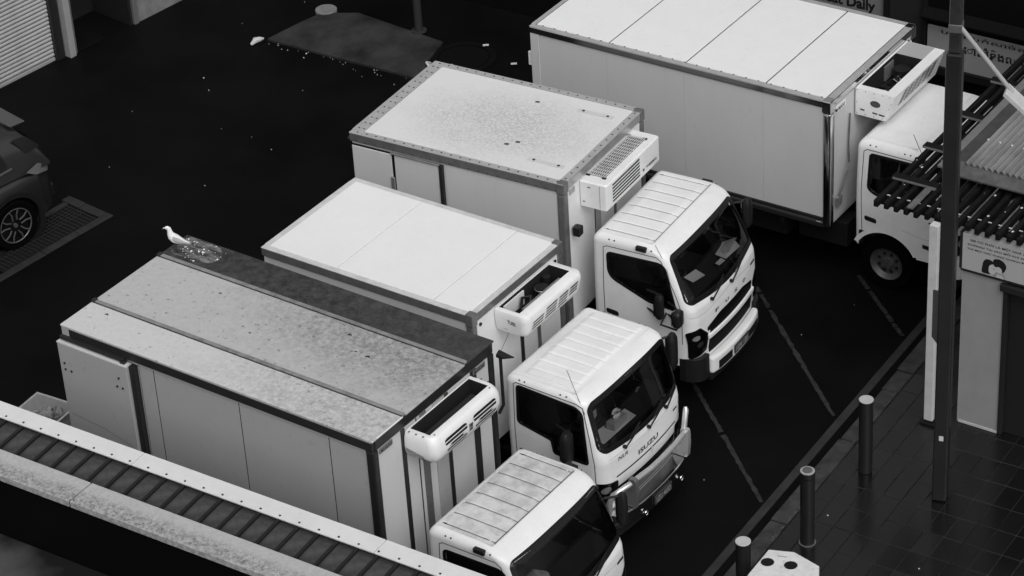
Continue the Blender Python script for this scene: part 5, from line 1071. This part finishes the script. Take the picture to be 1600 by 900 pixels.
# white post
p=empty('white_post',(4.865,27.12,.12),KR,'square white post holding up the corner of the pergola','post')
B(-.055,.055,-.055,.055,.02,2.76).build('shaft',mat('post_white',.62,.5,.4,var=.6,vscale=6,dark=.45),p,bevel=.006); M().box(-.09,.09,-.09,.09,0,.02).build('base_plate',BLACK,p); M().box(-.06,.06,-.06,.06,.02,.05).build('base_collar',BLACK,p)
# dark street pole with arm and small sign
sp_=empty('street_pole',(4.745,25.63,.12),R(-20),'tall dark square pole with diagonal arm in front of the kiosk','pole')
B(-.085,.085,-.085,.085,0,5.78).build('lower_shaft',mat('pole_dark',.016,.35,.5,var=.5,vscale=3,dark=.03),sp_,bevel=.02); B(-.065,.065,-.065,.065,5.78,8.5).build('upper_shaft',mat('pole_upper',.05,.35,.5,metal=.3,var=.8,vscale=6,dark=.02),sp_,bevel=.02)
B(-.07,.07,-.07,.07,6.02,6.12).build('clamp_band',ALUD,sp_,bevel=.01); B(-.02,.03,-.094,-.086,.86,.92).build('inspection_cover',PANEL,sp_)
M().cyl((.05,-.03,6.08),(.60,.02,5.36),.026,n=10).build('stay_arm',mat('arm_paint',.36,.5),sp_); M().hexa([(.52,-.10,5.36),(1.1,-.10,4.84),(1.1,.12,4.84),(.52,.12,5.36)],[(.55,-.10,5.41),(1.13,-.10,4.89),(1.13,.12,4.89),(.55,.12,5.41)]).build('lamp_head',mat('lamp_head',.55,.5,.4,var=.6,vscale=8,dark=.4),sp_,bevel=.01)
M().hexa([(-.10,.06,2.06),(-.085,.075,2.06),(-.19,.30,2.0),(-.205,.285,2.0)],[(-.10,.06,2.76),(-.085,.075,2.76),(-.19,.30,2.62),(-.205,.285,2.62)]).build('side_sign',mat('sign_back',.10,.5,.4),sp_)

# ------------------------------------------------------------------ shopfront behind the longest truck
SF=empty('shopfront',(DX,DY,0),DR,'dark shopfront with pale signs behind the longest truck','building')
FY=4.5; SFD=mat('shop_dark',.004,.7,.1)
B(-9,9,FY+.05,FY+3,0,4.5).build('wall',SFD,SF,smooth=0)
XO=DL
b=B(XO-2.9,XO-1.53,FY,FY+.04,1.40,2.2).build('sign_board',mat('sign_grey',.20,.6,.3),SF,bevel=.004)
lettering('sign_lettering','Meat Daily',lambda u,v:(XO-2.62+.95*u,FY-.003,1.45+.22*v),INK,b,.035)
B(XO-1.52,XO-1.46,FY-.05,FY+.045,.0,2.6).build('post',BLACK,SF); B(XO-1.45,XO-.93,FY+.0,FY+.045,.3,2.6).build('panel',mat('panel_dark',.022,.6,.3),SF); B(XO-.92,XO-.88,FY-.05,FY+.045,0,2.6).build('post',BLACK,SF)
b=B(XO-.86,XO+2.2,FY,FY+.04,.90,1.50).build('sign_board',mat('sign_grey2',.34,.6,.3,var=.4,vscale=2,dark=.25),SF,bevel=.004)
lettering('sign_lettering','បោះដុំនិងលក់រាយ',lambda u,v:(XO-.42+1.30*u,FY-.003,1.15+.20*v),INK,b,.022)
lettering('sign_lettering','ហាងលក់សាច់ស្រស់',lambda u,v:(XO-.66+1.6*u,FY-.003,1.40+.09*v),INK,b,.012)
M().hexa([(XO-.9,FY-.14,1.66),(XO+2.3,FY-.14,1.66),(XO+2.3,FY-.02,1.77),(XO-.9,FY-.02,1.77)],[(XO-.9,FY-.14,1.69),(XO+2.3,FY-.14,1.69),(XO+2.3,FY-.02,1.80),(XO-.9,FY-.02,1.80)]).build('awning',SFD,SF)
B(XO-.88,XO+2.2,FY-.04,FY+.048,.78,.895).build('sign_ledge',BLACK,SF)
